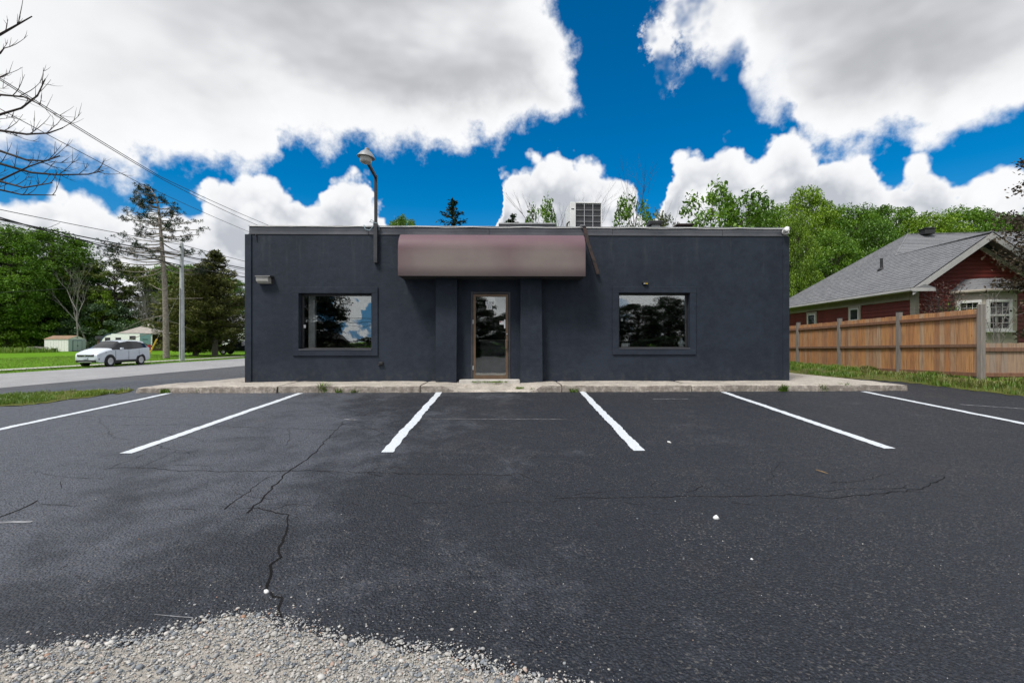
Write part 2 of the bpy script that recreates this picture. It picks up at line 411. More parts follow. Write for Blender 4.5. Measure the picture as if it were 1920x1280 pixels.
def make_leaf(name, c_dark, c_mid, c_light, trans=.26):
    m, t, b, o = newmat(name); t.n.remove(b)
    at = t.node('ShaderNodeAttribute', attribute_name='leaf_rnd').outputs['Fac']
    oi = t.node('ShaderNodeObjectInfo').outputs['Random']
    tc = t.node('ShaderNodeTexCoord').outputs['Object']
    f = t.math('ADD', t.math('MULTIPLY', at, .42), t.math('MULTIPLY', t.mapr(t.noise(tc, .6, 3), .3, .7, 0, 1, 'LINEAR'), .58))
    f = t.math('ADD', f, t.math('MULTIPLY', t.math('SUBTRACT', oi, .5), .22))
    c = t.ramp(f, [(.15, c_dark), (.5, c_mid), (.85, c_light)])
    d = t.node('ShaderNodeBsdfDiffuse'); t.l.new(c, d.inputs[0])
    tl = t.node('ShaderNodeBsdfTranslucent'); t.l.new(t.mix(.5, c, c_light), tl.inputs[0])
    gl = t.node('ShaderNodeBsdfGlossy'); gl.inputs['Roughness'].default_value = .5; gl.inputs['Color'].default_value = (.8, .85, .8, 1)
    mx = t.node('ShaderNodeMixShader'); mx.inputs[0].default_value = trans
    t.l.new(d.outputs[0], mx.inputs[1]); t.l.new(tl.outputs[0], mx.inputs[2])
    m2 = t.node('ShaderNodeMixShader'); m2.inputs[0].default_value = .035
    t.l.new(mx.outputs[0], m2.inputs[1]); t.l.new(gl.outputs[0], m2.inputs[2]); t.l.new(m2.outputs[0], o.inputs[0])
    return m
MAT['leaf_mid'] = make_leaf('green leaves', (.030, .082, .008), (.088, .195, .015), (.19, .33, .028))
MAT['leaf_dark'] = make_leaf('dark green leaves', (.022, .064, .009), (.064, .155, .015), (.15, .28, .028))
MAT['leaf_light'] = make_leaf('yellow green leaves', (.055, .115, .009), (.135, .24, .014), (.24, .37, .026))
MAT['leaf_shade'] = make_leaf('leaves darkened for backlight', (.006, .012, .005), (.012, .024, .008), (.02, .04, .012), .08)  # backlit shade of the mirrored trees is put into this leaf colour
MAT['leaf_grey'] = make_leaf('grey green leaves', (.032, .070, .030), (.070, .135, .060), (.14, .21, .11))
MAT['leaf_olive'] = make_leaf('olive leaves', (.040, .060, .012), (.085, .115, .020), (.14, .17, .032))
MAT['needle'] = make_leaf('dark needles', (.010, .022, .012), (.020, .042, .020), (.034, .060, .026), .1)
MAT['cedar'] = make_leaf('brown green cedar sprays', (.040, .048, .011), (.100, .108, .026), (.18, .18, .048), .15)
MAT['leaf_purple'] = make_leaf('dull purple leaves', (.030, .024, .017), (.066, .050, .034), (.13, .10, .065), .2)
MAT['leaf_red'] = make_leaf('reddish leaves', (.07, .035, .03), (.13, .075, .06), (.2, .14, .1), .2)
MAT['grassblade'] = make_leaf('grass blades', (.05, .11, .010), (.11, .21, .018), (.22, .29, .05), .3)
MAT['dryblade'] = make_leaf('dry and green grass', (.07, .11, .015), (.16, .19, .04), (.38, .32, .16), .3)
def make_lawn(name, a, b_, c_):
    m, t, b, o = newmat(name)
    tc = t.node('ShaderNodeTexCoord').outputs['Object']
    f = t.math('ADD', t.math('MULTIPLY', t.noise(tc, .25, 6, .6), .5), t.math('MULTIPLY', t.noise(tc, 5, 6, .7), .5))
    t.put(b.inputs['Base Color'], t.ramp(f, [(.3, a), (.5, b_), (.72, c_)])); b.inputs['Roughness'].default_value = .95
    b.inputs['Specular IOR Level'].default_value = .1
    t.l.new(t.bump(t.noise(tc, 22, 5, .7), 1, .05), b.inputs['Normal']); return m
MAT['lawn'] = make_lawn('mown lawn', (.070, .17, .008), (.105, .235, .010), (.15, .29, .016))
MAT['verge'] = make_lawn('weedy earth', (.09, .075, .045), (.12, .13, .035), (.10, .16, .03))
MAT['gravelbed'] = M('gravel dust', (.46, .43, .385), (.33, .31, .28), scale=18, rough=.95, bump=1, bscale=70, bdist=.02)
def make_stone():
    m, t, b, o = newmat('crushed stone')
    at = t.node('ShaderNodeAttribute', attribute_name='leaf_rnd').outputs['Fac']
    c = t.ramp(at, [(0, (.10, .115, .135)), (.25, (.22, .24, .265)), (.5, (.36, .35, .33)), (.78, (.44, .425, .40)), (.93, (.54, .53, .51)), (1, (.30, .17, .11))])
    t.put(b.inputs['Base Color'], c); b.inputs['Roughness'].default_value = .85; return m
MAT['stone'] = make_stone()
def make_wood(name, ramp):
    m, t, b, o = newmat(name)
    tc = t.node('ShaderNodeTexCoord').outputs['Object']; oi = t.node('ShaderNodeObjectInfo').outputs['Random']
    x, y, z = t.sep(tc)[:3]
    off = t.math('MULTIPLY', oi, 37)
    v = t.comb(t.math('ADD', t.math('MULTIPLY', x, 26), off), t.math('MULTIPLY', y, 26), t.math('MULTIPLY', z, 1.6))
    gr = t.noise(v, 1.0, 6, .65, dist=.6)
    v2 = t.comb(t.math('ADD', x, off), y, t.math('MULTIPLY', z, .8)); bl = t.noise(v2, 2.2, 5, .6)
    f = t.math('ADD', t.math('MULTIPLY', oi, .66), t.math('MULTIPLY', bl, .34))
    c = t.ramp(f, ramp)
    c = t.mix(t.mapr(gr, .42, .70, 0, .65), c, tuple(q*.45 for q in ramp[0][1]))
    knot = t.mapr(t.voro(t.comb(t.math('ADD', t.math('MULTIPLY', x, 6), off), t.math('MULTIPLY', y, 6), t.math('MULTIPLY', z, 2.5)), 1.0), .02, .10, .8, 0)
    c = t.mix(knot, c, (.05, .028, .018))
    t.put(b.inputs['Base Color'], c); b.inputs['Roughness'].default_value = .82
    t.l.new(t.bump(gr, .35, .006), b.inputs['Normal']); return m
MAT['cedarboard'] = make_wood('cedar board', [(.12, (.27, .155, .095)), (.3, (.41, .185, .074)), (.5, (.50, .26, .108)), (.65, (.37, .20, .105)), (.8, (.44, .30, .19)), (.95, (.32, .225, .165))])
MAT['paleboard'] = make_wood('weathered board', [(.1, (.30, .20, .14)), (.4, (.36, .25, .17)), (.7, (.30, .23, .18)), (1, (.26, .22, .19))])
MAT['rail'] = make_wood('fence rail', [(.1, (.17, .085, .05)), (.5, (.22, .11, .065)), (1, (.16, .10, .07))])
MAT['greypost'] = make_wood('grey post', [(.1, (.20, .18, .165)), (.5, (.24, .215, .195)), (1, (.18, .165, .155))])
MAT['siding'] = M('dark red siding', (.17, .020, .013), (.13, .015, .010), scale=3, rough=.6)
MAT['trim'] = M('taupe trim', (.47, .43, .36), (.40, .365, .305), scale=3, rough=.7)
MAT['trimwhite'] = M('white trim', (.74, .75, .74), rough=.5)
MAT['fascia'] = M('grey fascia', (.44, .44, .44), (.38, .38, .385), scale=2, rough=.5)
MAT['soffit'] = M('soffit', (.16, .135, .115), rough=.8)
def make_shingle(name, a, b_, c_):
    m, t, b, o = newmat(name)
    tc = t.node('ShaderNodeTexCoord').outputs['Object']
    x, y, z = t.sep(tc)[:3]
    u = t.math('ADD', x, y)
    br = t.node('ShaderNodeTexBrick'); t.l.new(t.comb(t.math('MULTIPLY', y, 1.0), t.math('MULTIPLY', z, 1.67), 0), br.inputs['Vector'])
    br.inputs['Scale'].default_value = 1; br.inputs['Brick Width'].default_value = .30; br.inputs['Row Height'].default_value = .14
    br.inputs['Mortar Size'].default_value = .008; br.inputs['Color1'].default_value = (*a, 1); br.inputs['Color2'].default_value = (*b_, 1)
    br.inputs['Mortar'].default_value = (*[v*.4 for v in a], 1); br.offset = .37
    c = t.mix(t.mapr(t.noise(tc, 7, 5, .7), .35, .7), br.outputs['Color'], c_)
    t.put(b.inputs['Base Color'], c); b.inputs['Roughness'].default_value = .95
    t.l.new(t.bump(t.noise(tc, 90, 3), .5, .01), b.inputs['Normal']); return m
MAT['shingle'] = make_shingle('grey shingles', (.135, .14, .155), (.225, .23, .245), (.18, .185, .20))
def make_awning():
    m, t, b, o = newmat('faded awning cloth')
    tc = t.node('ShaderNodeTexCoord').outputs['Object']
    x, y, z = t.sep(tc)[:3]
    # flat print: soft illegible patches of grey beige on mauve, darker towards the bottom (the sign is blurred in the photograph)
    e1 = t.math('ADD', t.math('POWER', t.math('DIVIDE', t.math('ADD', x, .8), 1.5), 2), t.math('POWER', t.math('DIVIDE', t.math('SUBTRACT', z, .34), .46), 2))
    e2 = t.math('ADD', t.math('POWER', t.math('DIVIDE', t.math('SUBTRACT', x, 1.3), 1.1), 2), t.math('POWER', t.math('DIVIDE', t.math('SUBTRACT', z, .36), .44), 2))
    f = t.math('MAXIMUM', t.mapr(e1, 1.5, .0), t.mapr(e2, 1.5, .0))
    c = t.mix(f, (.128, .074, .088), (.200, .164, .152))
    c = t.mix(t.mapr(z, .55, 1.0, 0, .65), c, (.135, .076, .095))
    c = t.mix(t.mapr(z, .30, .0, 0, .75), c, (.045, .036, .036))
    c = t.mix(t.mapr(t.noise(tc, 2, 4), .4, .7, 0, .15), c, (.1, .06, .075))
    t.put(b.inputs['Base Color'], c); b.inputs['Roughness'].default_value = .6; b.inputs['Specular IOR Level'].default_value = .4
    t.l.new(t.bump(t.noise(tc, 3, 3), .25, .02), b.inputs['Normal']); return m
MAT['awning'] = make_awning()
MAT['carpaint'] = M('white car paint', (.56, .61, .68), (.54, .59, .66), rough=.25, coat=.6)
MAT['tyre'] = M('tyre rubber', (.014, .014, .015), rough=.85)
MAT['rim'] = M('alloy rim', (.48, .49, .50), rough=.3, metal=.6)
MAT['cladding'] = M('black cladding', (.02, .02, .022), rough=.7)
MAT['chrome'] = M('chrome', (.6, .6, .62), rough=.2, metal=.9)
MAT['headlight'] = M('headlight lens', (.35, .38, .42), rough=.1, spec=.8)
MAT['taillight'] = M('red lamp lens', (.35, .01, .015), rough=.2)
MAT['plate'] = M('licence plate', (.55, .58, .66), (.45, .48, .56), scale=20, rough=.5)
MAT['trailer'] = M('trailer white', (.80, .81, .82), (.74, .75, .76), rough=.4)
MAT['trailerblue'] = M('trailer light blue', (.28, .46, .55), (.25, .42, .50), rough=.45)
MAT['navy'] = M('navy stripe', (.03, .05, .11), rough=.4)
MAT['shedwall'] = M('cream shed metal', (.78, .79, .75), (.70, .71, .67), rough=.6)
MAT['sheddoor'] = M('pale blue door', (.40, .48, .50), (.36, .43, .46), rough=.6)
MAT['shedtrim'] = M('dark teal trim', (.03, .07, .085), rough=.6)
MAT['shedroof'] = M('brown roof', (.30, .19, .12), (.22, .15, .10), scale=2, rough=.8)
MAT['palestone'] = M('pale roof panels', (.34, .31, .28), (.26, .24, .22), scale=2, rough=.7)
MAT['brownwood'] = M('brown timber', (.10, .06, .04), (.06, .04, .03), rough=.9)
MAT['truckpaint'] = M('black truck paint', (.015, .017, .022), rough=.3, coat=.5)
MAT['yellow'] = M('yellow plastic', (.65, .43, .03), rough=.5)
MAT['darkroof'] = M('dark roof', (.03, .03, .032), rough=.9)
MAT['red'] = M('red print', (.5, .03, .04), rough=.6)
MAT['soil'] = M('soil clod', (.02, .018, .015), rough=1)
MAT['leafdead'] = M('dead leaf', (.25, .16, .08), rough=.9)
MAT['jug'] = M('silver white plastic', (.62, .68, .68), (.5, .56, .56), rough=.35)

# ------------------------------------------------------------------ terrain
def sstep(a, b, x):
    t = max(0.0, min(1.0, (x-a)/(b-a))); return t*t*(3-2*t)
def terrain(x, y):
    a = .047*max(-6.0, min(12.5, y))
    t = sstep(-19.5, -8.5, x)
    return -.12*(1-t)+a*t
def sheet(name, mat, xs, ys, dz, parent=None, inside=None, noise=0):
    b = MB(); idx = {}
    rng = random.Random(5)
    for j, y in enumerate(ys):
        for i, x in enumerate(xs):
            idx[i, j] = len(b.v); b.v.append((x, y, terrain(x, y)+dz+(rng.uniform(-noise, noise) if noise else 0)))
    for j in range(len(ys)-1):
        for i in range(len(xs)-1):
            if inside and not inside((xs[i]+xs[i+1])/2, (ys[j]+ys[j+1])/2): continue
            b.f.append((idx[i, j], idx[i+1, j], idx[i+1, j+1], idx[i, j+1]))
    return b.build(name, mat, parent, smooth=60)
def rng_(a, b, s): return [a+(b-a)*i/max(1, round((b-a)/s)) for i in range(max(1, round((b-a)/s))+1)]

xs = [-900, -400, -200, -120]+rng_(-90, -20, 5)+rng_(-19.5, -8, .5)+rng_(-7, 20, 1.5)+[26, 34, 50, 80, 140, 300, 900]
ys = [-600, -300, -120, -60, -30]+rng_(-15, 13, .5)+rng_(14, 30, 2)+[40, 55, 75, 100, 150, 300, 700, 1500]
ground = sheet('ground', MAT['lawn'], xs, ys, -.05); tag(ground, kind='structure')
lot = sheet('parking_lot', MAT['asphalt'], rng_(-15, 12.2, .4), rng_(-7, 13.0, .25), 0.0); tag(lot, kind='structure')
side = sheet('side_driveway', MAT['asphalt_side'], rng_(-19.5, -6.0, .45), rng_(10.4, 60, 1.2), -.018); tag(side, kind='structure')
road = sheet('road', MAT['road'], rng_(-28.0, -19.4, 2.15), rng_(-60, 240, 10), -.010); tag(road, kind='structure')
fwalk = sheet('far_pavement', MAT['concrete_pale'], [-31.9, -30.6], rng_(-40, 200, 10), .015); tag(fwalk, kind='structure')
street = sheet('street', MAT['asphalt_street'], rng_(-120, 140, 10), rng_(-34, -6.5, 2.75), -.02); tag(street, kind='structure')

def G(px, py, dz=0.0):
    """point of the lot surface seen at photo position"""
    d = 1.63*F/(py-600.0); x = (px-960)/F*d
    for _ in range(12):
        x = (px-960)/F*d; d = (CAMZ-terrain(x, d))*F/(py-640)
    return Vector((x, d, terrain(x, d)+dz))

# painted stall lines, worn lines, cracks: thin sheets on the lot
def ribbon(name, mat, pts, widths, dz, seed, parent, jit=.0, step=.07):
    rng = random.Random(seed); b = MB()
    path = []
    for a, c in zip(pts[:-1], pts[1:]):
        n = max(1, int((c-a).length/step))
        for i in range(n): path.append(a.lerp(c, i/n))
    path.append(pts[-1]); n = len(path); w0 = 0
    for i, p in enumerate(path):
        t = (path[min(i+1, n-1)]-path[max(i-1, 0)]); t.z = 0; t.normalize(); s = Vector((t.y, -t.x, 0))
        f = i/(n-1); ww = (widths[0]*(1-f)+widths[1]*f)/2
        w0 = w0*.7+rng.uniform(-1, 1)*jit*.5
        l = p-s*(ww+rng.uniform(-1, 1)*jit*.35)+s*w0; r = p+s*(ww+rng.uniform(-1, 1)*jit*.35)+s*w0
        for q in (l, r): b.v.append((q.x, q.y, terrain(q.x, q.y)+dz))
    for i in range(n-1): b.f.append((2*i, 2*i+1, 2*i+3, 2*i+2))
    return b.build(name, mat, parent)
stripes = [((318, 737), (-250, 858)), ((563, 737), (236, 850)), ((828, 731), (724, 848)), ((1090, 733), (1199, 845)), ((1357, 735), (1668, 841)), ((1618, 734), (2080, 826))]
for i, (a, c) in enumerate(stripes):
    o = ribbon('painted_stripe', MAT['paint'], [G(*a), G(*c)], (.125, .145), .005, 20+i, lot, jit=.016, step=.06)
def crk(pts, wd, seed):
    rng = random.Random(seed); g = [G(*p) for p in pts]; fine = []
    for a, c in zip(g[:-1], g[1:]):
        n = max(2, int((c-a).length/.07)); d = (c-a); s = Vector((d.y, -d.x, 0)).normalized()
        for i in range(n):
            fine.append(a.lerp(c, i/n)+s*rng.gauss(0, .012))
    fine.append(g[-1])
    ribbon('asphalt_crack', MAT['crack'], fine, wd, .003, seed, lot, jit=.004, step=.05)
crk([(645,790),(618,818),(592,848),(560,872),(535,888),(505,922),(462,962)], (.006, .016), 1)
crk([(470,950),(505,957),(537,965),(535,1000),(520,1035),(507,1070),(500,1106)], (.008, .016), 2)
crk([(508,1110),(524,1122),(527,1160)], (.014, .012), 3)
crk([(535,888),(500,895),(468,921),(440,938),(421,955)], (.004, .009), 4)
crk([(225,797),(330,796),(450,800),(560,804),(640,806),(720,803)], (.006, .006), 5)
crk([(205,878),(265,876),(330,882),(440,884),(580,882),(760,888),(960,890)], (.008, .006), 6)
crk([(1040,934),(1200,932),(1300,931),(1390,930),(1480,927),(1560,934),(1650,925),(1730,917),(1770,893)], (.006, .009), 7)
crk([(1480,927),(1600,916),(1700,914)], (.004, .004), 8)
crk([(0,970),(70,938)], (.016, .014), 9)
crk([(75,946),(150,948)], (.006, .004), 10)
crk([(120,781),(200,780),(300,783),(430,786)], (.007, .004), 11)
crk([(262,876),(300,860),(330,845)], (.006, .004), 12); crk([(195,880),(240,865),(268,852)], (.007, .003), 13)
crk([(480,770),(520,781),(620,779),(650,786)], (.003, .004), 14); crk([(650,786),(720,800)], (.004, .003), 15)
crk([(540,803),(545,820),(535,835)], (.004, .003), 16); crk([(640,795),(690,800),(720,812)], (.004, .003), 17)
rgc = random.Random(77)
for k_ in range(34):
    cxp = rgc.choice((rgc.uniform(60, 900), rgc.uniform(150, 700), rgc.uniform(1000, 1750))); cyp = rgc.uniform(770, 960) if cxp < 950 else rgc.uniform(900, 950)
    pth = [(cxp, cyp)]; an = rgc.choice((0, 3.14))+rgc.gauss(0, .5)
    for q_ in range(rgc.randint(2, 5)):
        an += rgc.gauss(0, .45); pth.append((pth[-1][0]+math.cos(an)*rgc.uniform(18, 42), max(745, pth[-1][1]+math.sin(an)*rgc.uniform(4, 12))))
    crk(pth, (rgc.uniform(.003, .006), .002), 200+k_)
ribbon('worn_line', MAT['oldpaint'], [G(785, 785), G(1062, 786)], (.02, .02), .0035, 31, lot, jit=.008)
ribbon('worn_line', MAT['oldpaint'], [G(1225, 748), G(1290, 748)], (.04, .03), .0035, 32, lot, jit=.012)
ribbon('worn_line', MAT['oldpaint'], [G(645, 786), G(668, 787)], (.05, .04), .0035, 33, lot, jit=.012)
ribbon('worn_line', MAT['oldpaint'], [G(290, 1152), G(362, 1158)], (.006, .006), .0035, 34, lot, jit=.003)
ribbon('worn_line', MAT['oldpaint'], [G(1800, 758), G(2000, 772)], (.05, .05), .0035, 35, lot, jit=.02)
ribbon('worn_line', MAT['oldpaint'], [G(-20, 980), G(60, 978)], (.04, .03), .0035, 36, lot, jit=.015)

# ------------------------------------------------------------------ leaf and stone arrays
def set_rnd(me, vals):
    a = me.attributes.new('leaf_rnd', 'FLOAT', 'FACE'); a.data.foreach_set('value', np.asarray(vals, dtype=np.float32))
def leaf_mesh(name, cen, size, rng, up=.5, aspect=.55, direction=None, size_var=.35):
    n = len(cen)
    if direction is None:
        u = rng.normal(size=(n, 3))
    else: u = direction+rng.normal(size=(n, 3))*.35
    u /= np.linalg.norm(u, axis=1, keepdims=True)+1e-9
    nn = rng.normal(size=(n, 3)); nn[:, 2] = np.abs(nn[:, 2])+up
    v = np.cross(nn, u); v /= np.linalg.norm(v, axis=1, keepdims=True)+1e-9
    wv = np.cross(u, v)
    s = (size*(1+size_var*rng.uniform(-1, 1, n)))[:, None]
    a = cen-u*s*.5; b = cen+v*s*aspect*.5+u*s*.05+wv*s*.08; c = cen+u*s*.5; d = cen-v*s*aspect*.5+u*s*.05+wv*s*.08
    verts = np.stack([a, b, c, d], 1).reshape(-1, 3)
    f = np.arange(n*4).reshape(n, 4)
    me = mesh_arrays(name, verts, f); set_rnd(me, rng.uniform(0, 1, n)); return me

ICO = None
def stones(name, pts, sizes, rng, mat, flat=.6, parent=None, sink=.25):
    global ICO
    if ICO is None:
        bm = bmesh.new(); bmesh.ops.create_icosphere(bm, subdivisions=1, radius=1); bm.verts.index_update()
        ICO = (np.array([v.co for v in bm.verts]), np.array([[v.index for v in f.verts] for f in bm.faces])); bm.free()
    V, Fc = ICO; n = len(pts); k = len(V)
    vv = V[None]*(1+.38*rng.uniform(-1, 1, (n, k, 1)))
    vv = vv*np.stack([1+.35*rng.uniform(-1, 1, n), 1+.35*rng.uniform(-1, 1, n), flat*(1+.3*rng.uniform(-1, 1, n))], 1)[:, None, :]
    an = rng.uniform(0, 6.28, n); c, s = np.cos(an)[:, None], np.sin(an)[:, None]
    x = vv[..., 0]*c-vv[..., 1]*s; y = vv[..., 0]*s+vv[..., 1]*c
    tl = rng.uniform(-.5, .5, n)[:, None]; z = vv[..., 2]*np.cos(tl)+x*np.sin(tl)*.7
    vv = np.stack([x, y, z], -1)*np.asarray(sizes)[:, None, None]
    p = np.array(pts, dtype=float).copy(); p[:, 2] += np.asarray(sizes)*flat*(1-sink*2)*.5
    vv = vv+p[:, None, :]
    ff = (Fc[None]+(np.arange(n)*k)[:, None, None]).reshape(-1, 3)
    me = mesh_arrays(name, vv.reshape(-1, 3), None, ff); set_rnd(me, np.repeat(rng.uniform(0, 1, n), len(Fc)))
    return link(name, me, mat, parent)

# gravel apron at the photographer's feet
edge_px = [(-260,1290),(-120,1258),(0,1234),(110,1219),(200,1206),(300,1196),(350,1180),(390,1166),(450,1160),(500,1163),(545,1172),(600,1192),(650,1207),(720,1219),(800,1222),(860,1233),(905,1246),(940,1264),(990,1282),(1080,1300),(1250,1350)]
edge = [G(*p) for p in edge_px]
ex = np.array([p.x for p in edge]); ey = np.array([p.y for p in edge])
ex = np.concatenate([[-9, -5], ex, [1.2, 2.4]]); ey = np.concatenate([[1.2, 1.7], ey, [1.0, .2]])
def gy(x): return np.interp(x, ex, ey)
b = MB(); rg = random.Random(3); n = 260
for i in range(n+1):
    x = -9+11.4*i/n; ye = float(gy(x))+rg.gauss(0, .016)+.03*math.sin(x*7.3)+.02*math.sin(x*17.1+1)
    for t in (0, .25, .5, .75, 1):
        y = -2.5+(ye+2.5)*t; b.v.append((x, y, terrain(x, y)+(.012 if t < 1 else .004)))
for i in range(n):
    for k in range(4): b.f.append((i*5+k, (i+1)*5+k, (i+1)*5+k+1, i*5+k+1))
gb = b.build('gravel_bed', MAT['gravelbed'], None, smooth=60); tag(gb, kind='structure')
rng = np.random.default_rng(11)
def gravel_pts(n, y0, x0=-4.5, x1=2.0, spill=.05):
    x = rng.uniform(x0, x1, n); ye = gy(x); y = y0+(ye-y0+spill)*np.sqrt(rng.uniform(0, 1, n))
    keep = y < ye+np.abs(rng.normal(0, spill*.6, n)); x, y = x[keep], y[keep]
    return np.stack([x, y, [terrain(a, c)+.010 for a, c in zip(x, y)]], 1)
pts = np.concatenate([gravel_pts(56000, 1.35, spill=.09), gravel_pts(3600, .2), gravel_pts(9000, .9, x0=-8.5, x1=-4.4, spill=.09)])
sz = np.clip(rng.lognormal(math.log(.0032), .58, len(pts)), .0015, .017)
tag(stones('gravel', pts, sz, rng, MAT['stone']), 'loose grey crushed gravel at the broken asphalt edge in the foreground', 'gravel', kind='stuff')
# grit strewn over the asphalt
xg = rng.uniform(-5, 6, 1900); yg = 1.9+np.abs(rng.normal(0, 1.3, 1900))
xg[:800] = rng.uniform(-3.0, .6, 800); yg[:800] = gy(xg[:800])+rng.exponential(.11, 800)
pg = np.stack([xg, yg, [terrain(a, c)+.001 for a, c in zip(xg, yg)]], 1)
tag(stones('grit', pg, np.clip(rng.lognormal(np.where(np.arange(len(pg)) < 800, math.log(.0034), math.log(.0020)), .45), .0012, .011), rng, MAT['stone']), 'fine pale grit strewn over the dark asphalt', 'grit', kind='stuff')
def pebble(px, py, r, label, mat=None, name='pebble', cat='pebble'):
    p = G(px, py); o = stones(name, [(0, 0, 0)], [r], np.random.default_rng(int(px)), mat or MAT['white'], .75)
    o.location = p; tag(o, label, cat); return o
pebble(1256, 830, .030, 'white pebble on asphalt beside the stripe right of the door')
pebble(1343, 972, .026, 'larger white pebble alone in the middle right of the asphalt')
pebble(1409, 1048, .009, 'tiny white pebble on the lower right of the asphalt')
pebble(500, 1109, .016, 'white stone chip lying in the long crack')
pebble(612, 1178, .017, 'dark clod of soil beside the gravel edge', MAT['soil'], 'soil_clod', 'clod')
st = MB().tube([G(1530, 882, .01), G(1541, 886, .014), G(1553, 889, .008)], [.004, .006, .003], 5).build('stick', MAT['leafdead']); tag(st, 'short pale stick lying on the asphalt at right', 'stick')

# ------------------------------------------------------------------ commercial building
TH = R(1.1); BC = Vector((.13, 11.39, .64))
e_ = Vector((math.cos(TH), math.sin(TH))); n_ = Vector((-math.sin(TH), math.cos(TH)))
def FL(px, py, yo=0.0):
    r = Vector(((px-960)/F, 1.0)); t = (yo+BC.xy.dot(n_))/r.dot(n_)
    return (t*r-BC.xy).dot(e_), CAMZ-(py-640)/F*t-BC.z
bld = empty('commercial_building', BC, TH)
tag(bld, 'single-storey flat-roofed commercial building with charcoal stucco walls and recessed entrance', 'building')
XL = FL(461, 600)[0]; XR = FL(1479, 600)[0]; ZT = 3.635; ZP = 3.865; DEP = 15.0
def rect(px0, px1, py0, py1, yo=0):
    a, z1 = FL(px0, py0, yo); c, z0 = FL(px1, py1, yo); return a, c, z0, z1
wl = rect(561, 697, 550, 655); wr = rect(1160, 1293, 549, 653); dr = rect(883, 957, 547, 708.5)
def wall_open(b, x0, x1, z0, z1, ops, thk):
    X = sorted({x0, x1, *[v for o in ops for v in o[:2]]}); Z = sorted({z0, z1, *[v for o in ops for v in o[2:]]})
    def hole(x, z): return any(o[0] < x < o[1] and o[2] < z < o[3] for o in ops)
    for i in range(len(X)-1):
        for j in range(len(Z)-1):
            if hole((X[i]+X[i+1])/2, (Z[j]+Z[j+1])/2): continue
            for y, fl in ((0, 0), (thk, 1)):
                q = [(X[i], y, Z[j]), (X[i+1], y, Z[j]), (X[i+1], y, Z[j+1]), (X[i], y, Z[j+1])]
                b.add(q if not fl else q[::-1], [(0, 1, 2, 3)])
    for o in ops:
        xa, xb, za, zb = o
        for q in (((xa,0,za),(xa,0,zb),(xa,thk,zb),(xa,thk,za)), ((xb,0,zb),(xb,0,za),(xb,thk,za),(xb,thk,zb)), ((xa,0,zb),(xb,0,zb),(xb,thk,zb),(xa,thk,zb)), ((xb,0,za),(xa,0,za),(xa,thk,za),(xb,thk,za))):
            b.add(q, [(0, 1, 2, 3)])
    b.add([(x0,0,z1),(x1,0,z1),(x1,thk,z1),(x0,thk,z1)], [(0,1,2,3)])
    b.add([(x0,0,z0),(x0,0,z1),(x0,thk,z1),(x0,thk,z0)], [(0,1,2,3)]); b.add([(x1,0,z0),(x1,thk,z0),(x1,thk,z1),(x1,0,z1)], [(0,1,2,3)])
b = MB(); drop = (dr[0], dr[1], -.3, dr[3]); wall_open(b, XL, XR, -.3, ZT, [wl, wr, drop], .26); b.build('front_wall', MAT['stucco'], bld)
MB().box(XL, XL+.24, .262, DEP, -.9, ZT).build('side_wall', MAT['stucco'], bld)
MB().box(XR-.24, XR, .262, DEP, -.9, ZT).build('side_wall', MAT['stucco'], bld)
MB().box(XL+.245, XR-.245, DEP-.24, DEP, -.9, ZT).build('back_wall', MAT['stucco'], bld)
MB().box(XL+.245, XR-.245, .265, DEP-.245, 3.28, 3.42).build('roof_deck', MAT['darkgrey'], bld)
# interior
MB().box(XL+.245, XR-.245, .265, 5.6, -.06, .0).build('interior_floor', MAT['innerfloor'], bld)
MB().box(XL+.245, XR-.245, 5.6, 5.7, -.06, 3.27).build('interior_wall', MAT['inner'], bld)
MB().box(-1.72, -1.62, .265, 5.6, .0, 3.27).build('interior_wall', MAT['inner'], bld)
MB().box(1.75, 1.85, .265, 5.6, .0, 3.27).build('interior_wall', MAT['inner'], bld)
MB().box(XL+.25, XR-.25, .27, 5.59, 2.62, 2.68).build('interior_ceiling', MAT['inner'], bld)
cx = FL(580, 600, .32)[0]; cw_ = FL(588, 600, .32)[0]-cx
MB().box(cx-.02, cx+cw_+.03, .32, .42, .04, 2.3).build('interior_column', MAT['innerwhite'], bld)
# raised band around each window
def win(o, wname, gx):
    wn = empty('window', (0, 0, 0)); wn.parent = bld
    x0, x1, z0, z1 = o; t = .155
    T = MB(); y0, y1 = -.035, -.002
    T.bbox(x0-t, x1+t, y0, y1, z1+.003, z1+t, .006); T.bbox(x0-t, x1+t, y0, y1, z0-t, z0-.003, .006)
    T.bbox(x0-t, x0-.003, y0+.002, y1, z0-.002, z1+.002, .006); T.bbox(x1+.003, x1+t, y0+.002, y1, z0-.002, z1+.002, .006)
    T.build('window_surround', MAT['stucco'], wn)
    f = .05; Fm = MB(); ya, yb = .12, .18
    Fm.bbox(x0+.004, x1-.004, ya, yb, z1-f, z1-.004, .005); Fm.bbox(x0+.004, x1-.004, ya, yb, z0+.004, z0+f*.8, .005)
    Fm.bbox(x0+.004, x0+f, ya+.002, yb, z0+f*.8, z1-f, .005); Fm.bbox(x1-f, x1-.004, ya+.002, yb, z0+f*.8, z1-f, .005)
    Fm.build('frame', MAT['black'], wn)
    MB().box(x0-.0+.003, x1-.003, -.045, .12, z0-.012, z0+.010).build('sill', MAT['flashing'], wn)
    MB().box(x0+f, x1-f, .145, .152, z0+f*.8, z1-f).build('pane', MAT['glass'], wn)
    return wn
win(wl, 'left', 0); win(wr, 'right', 0)
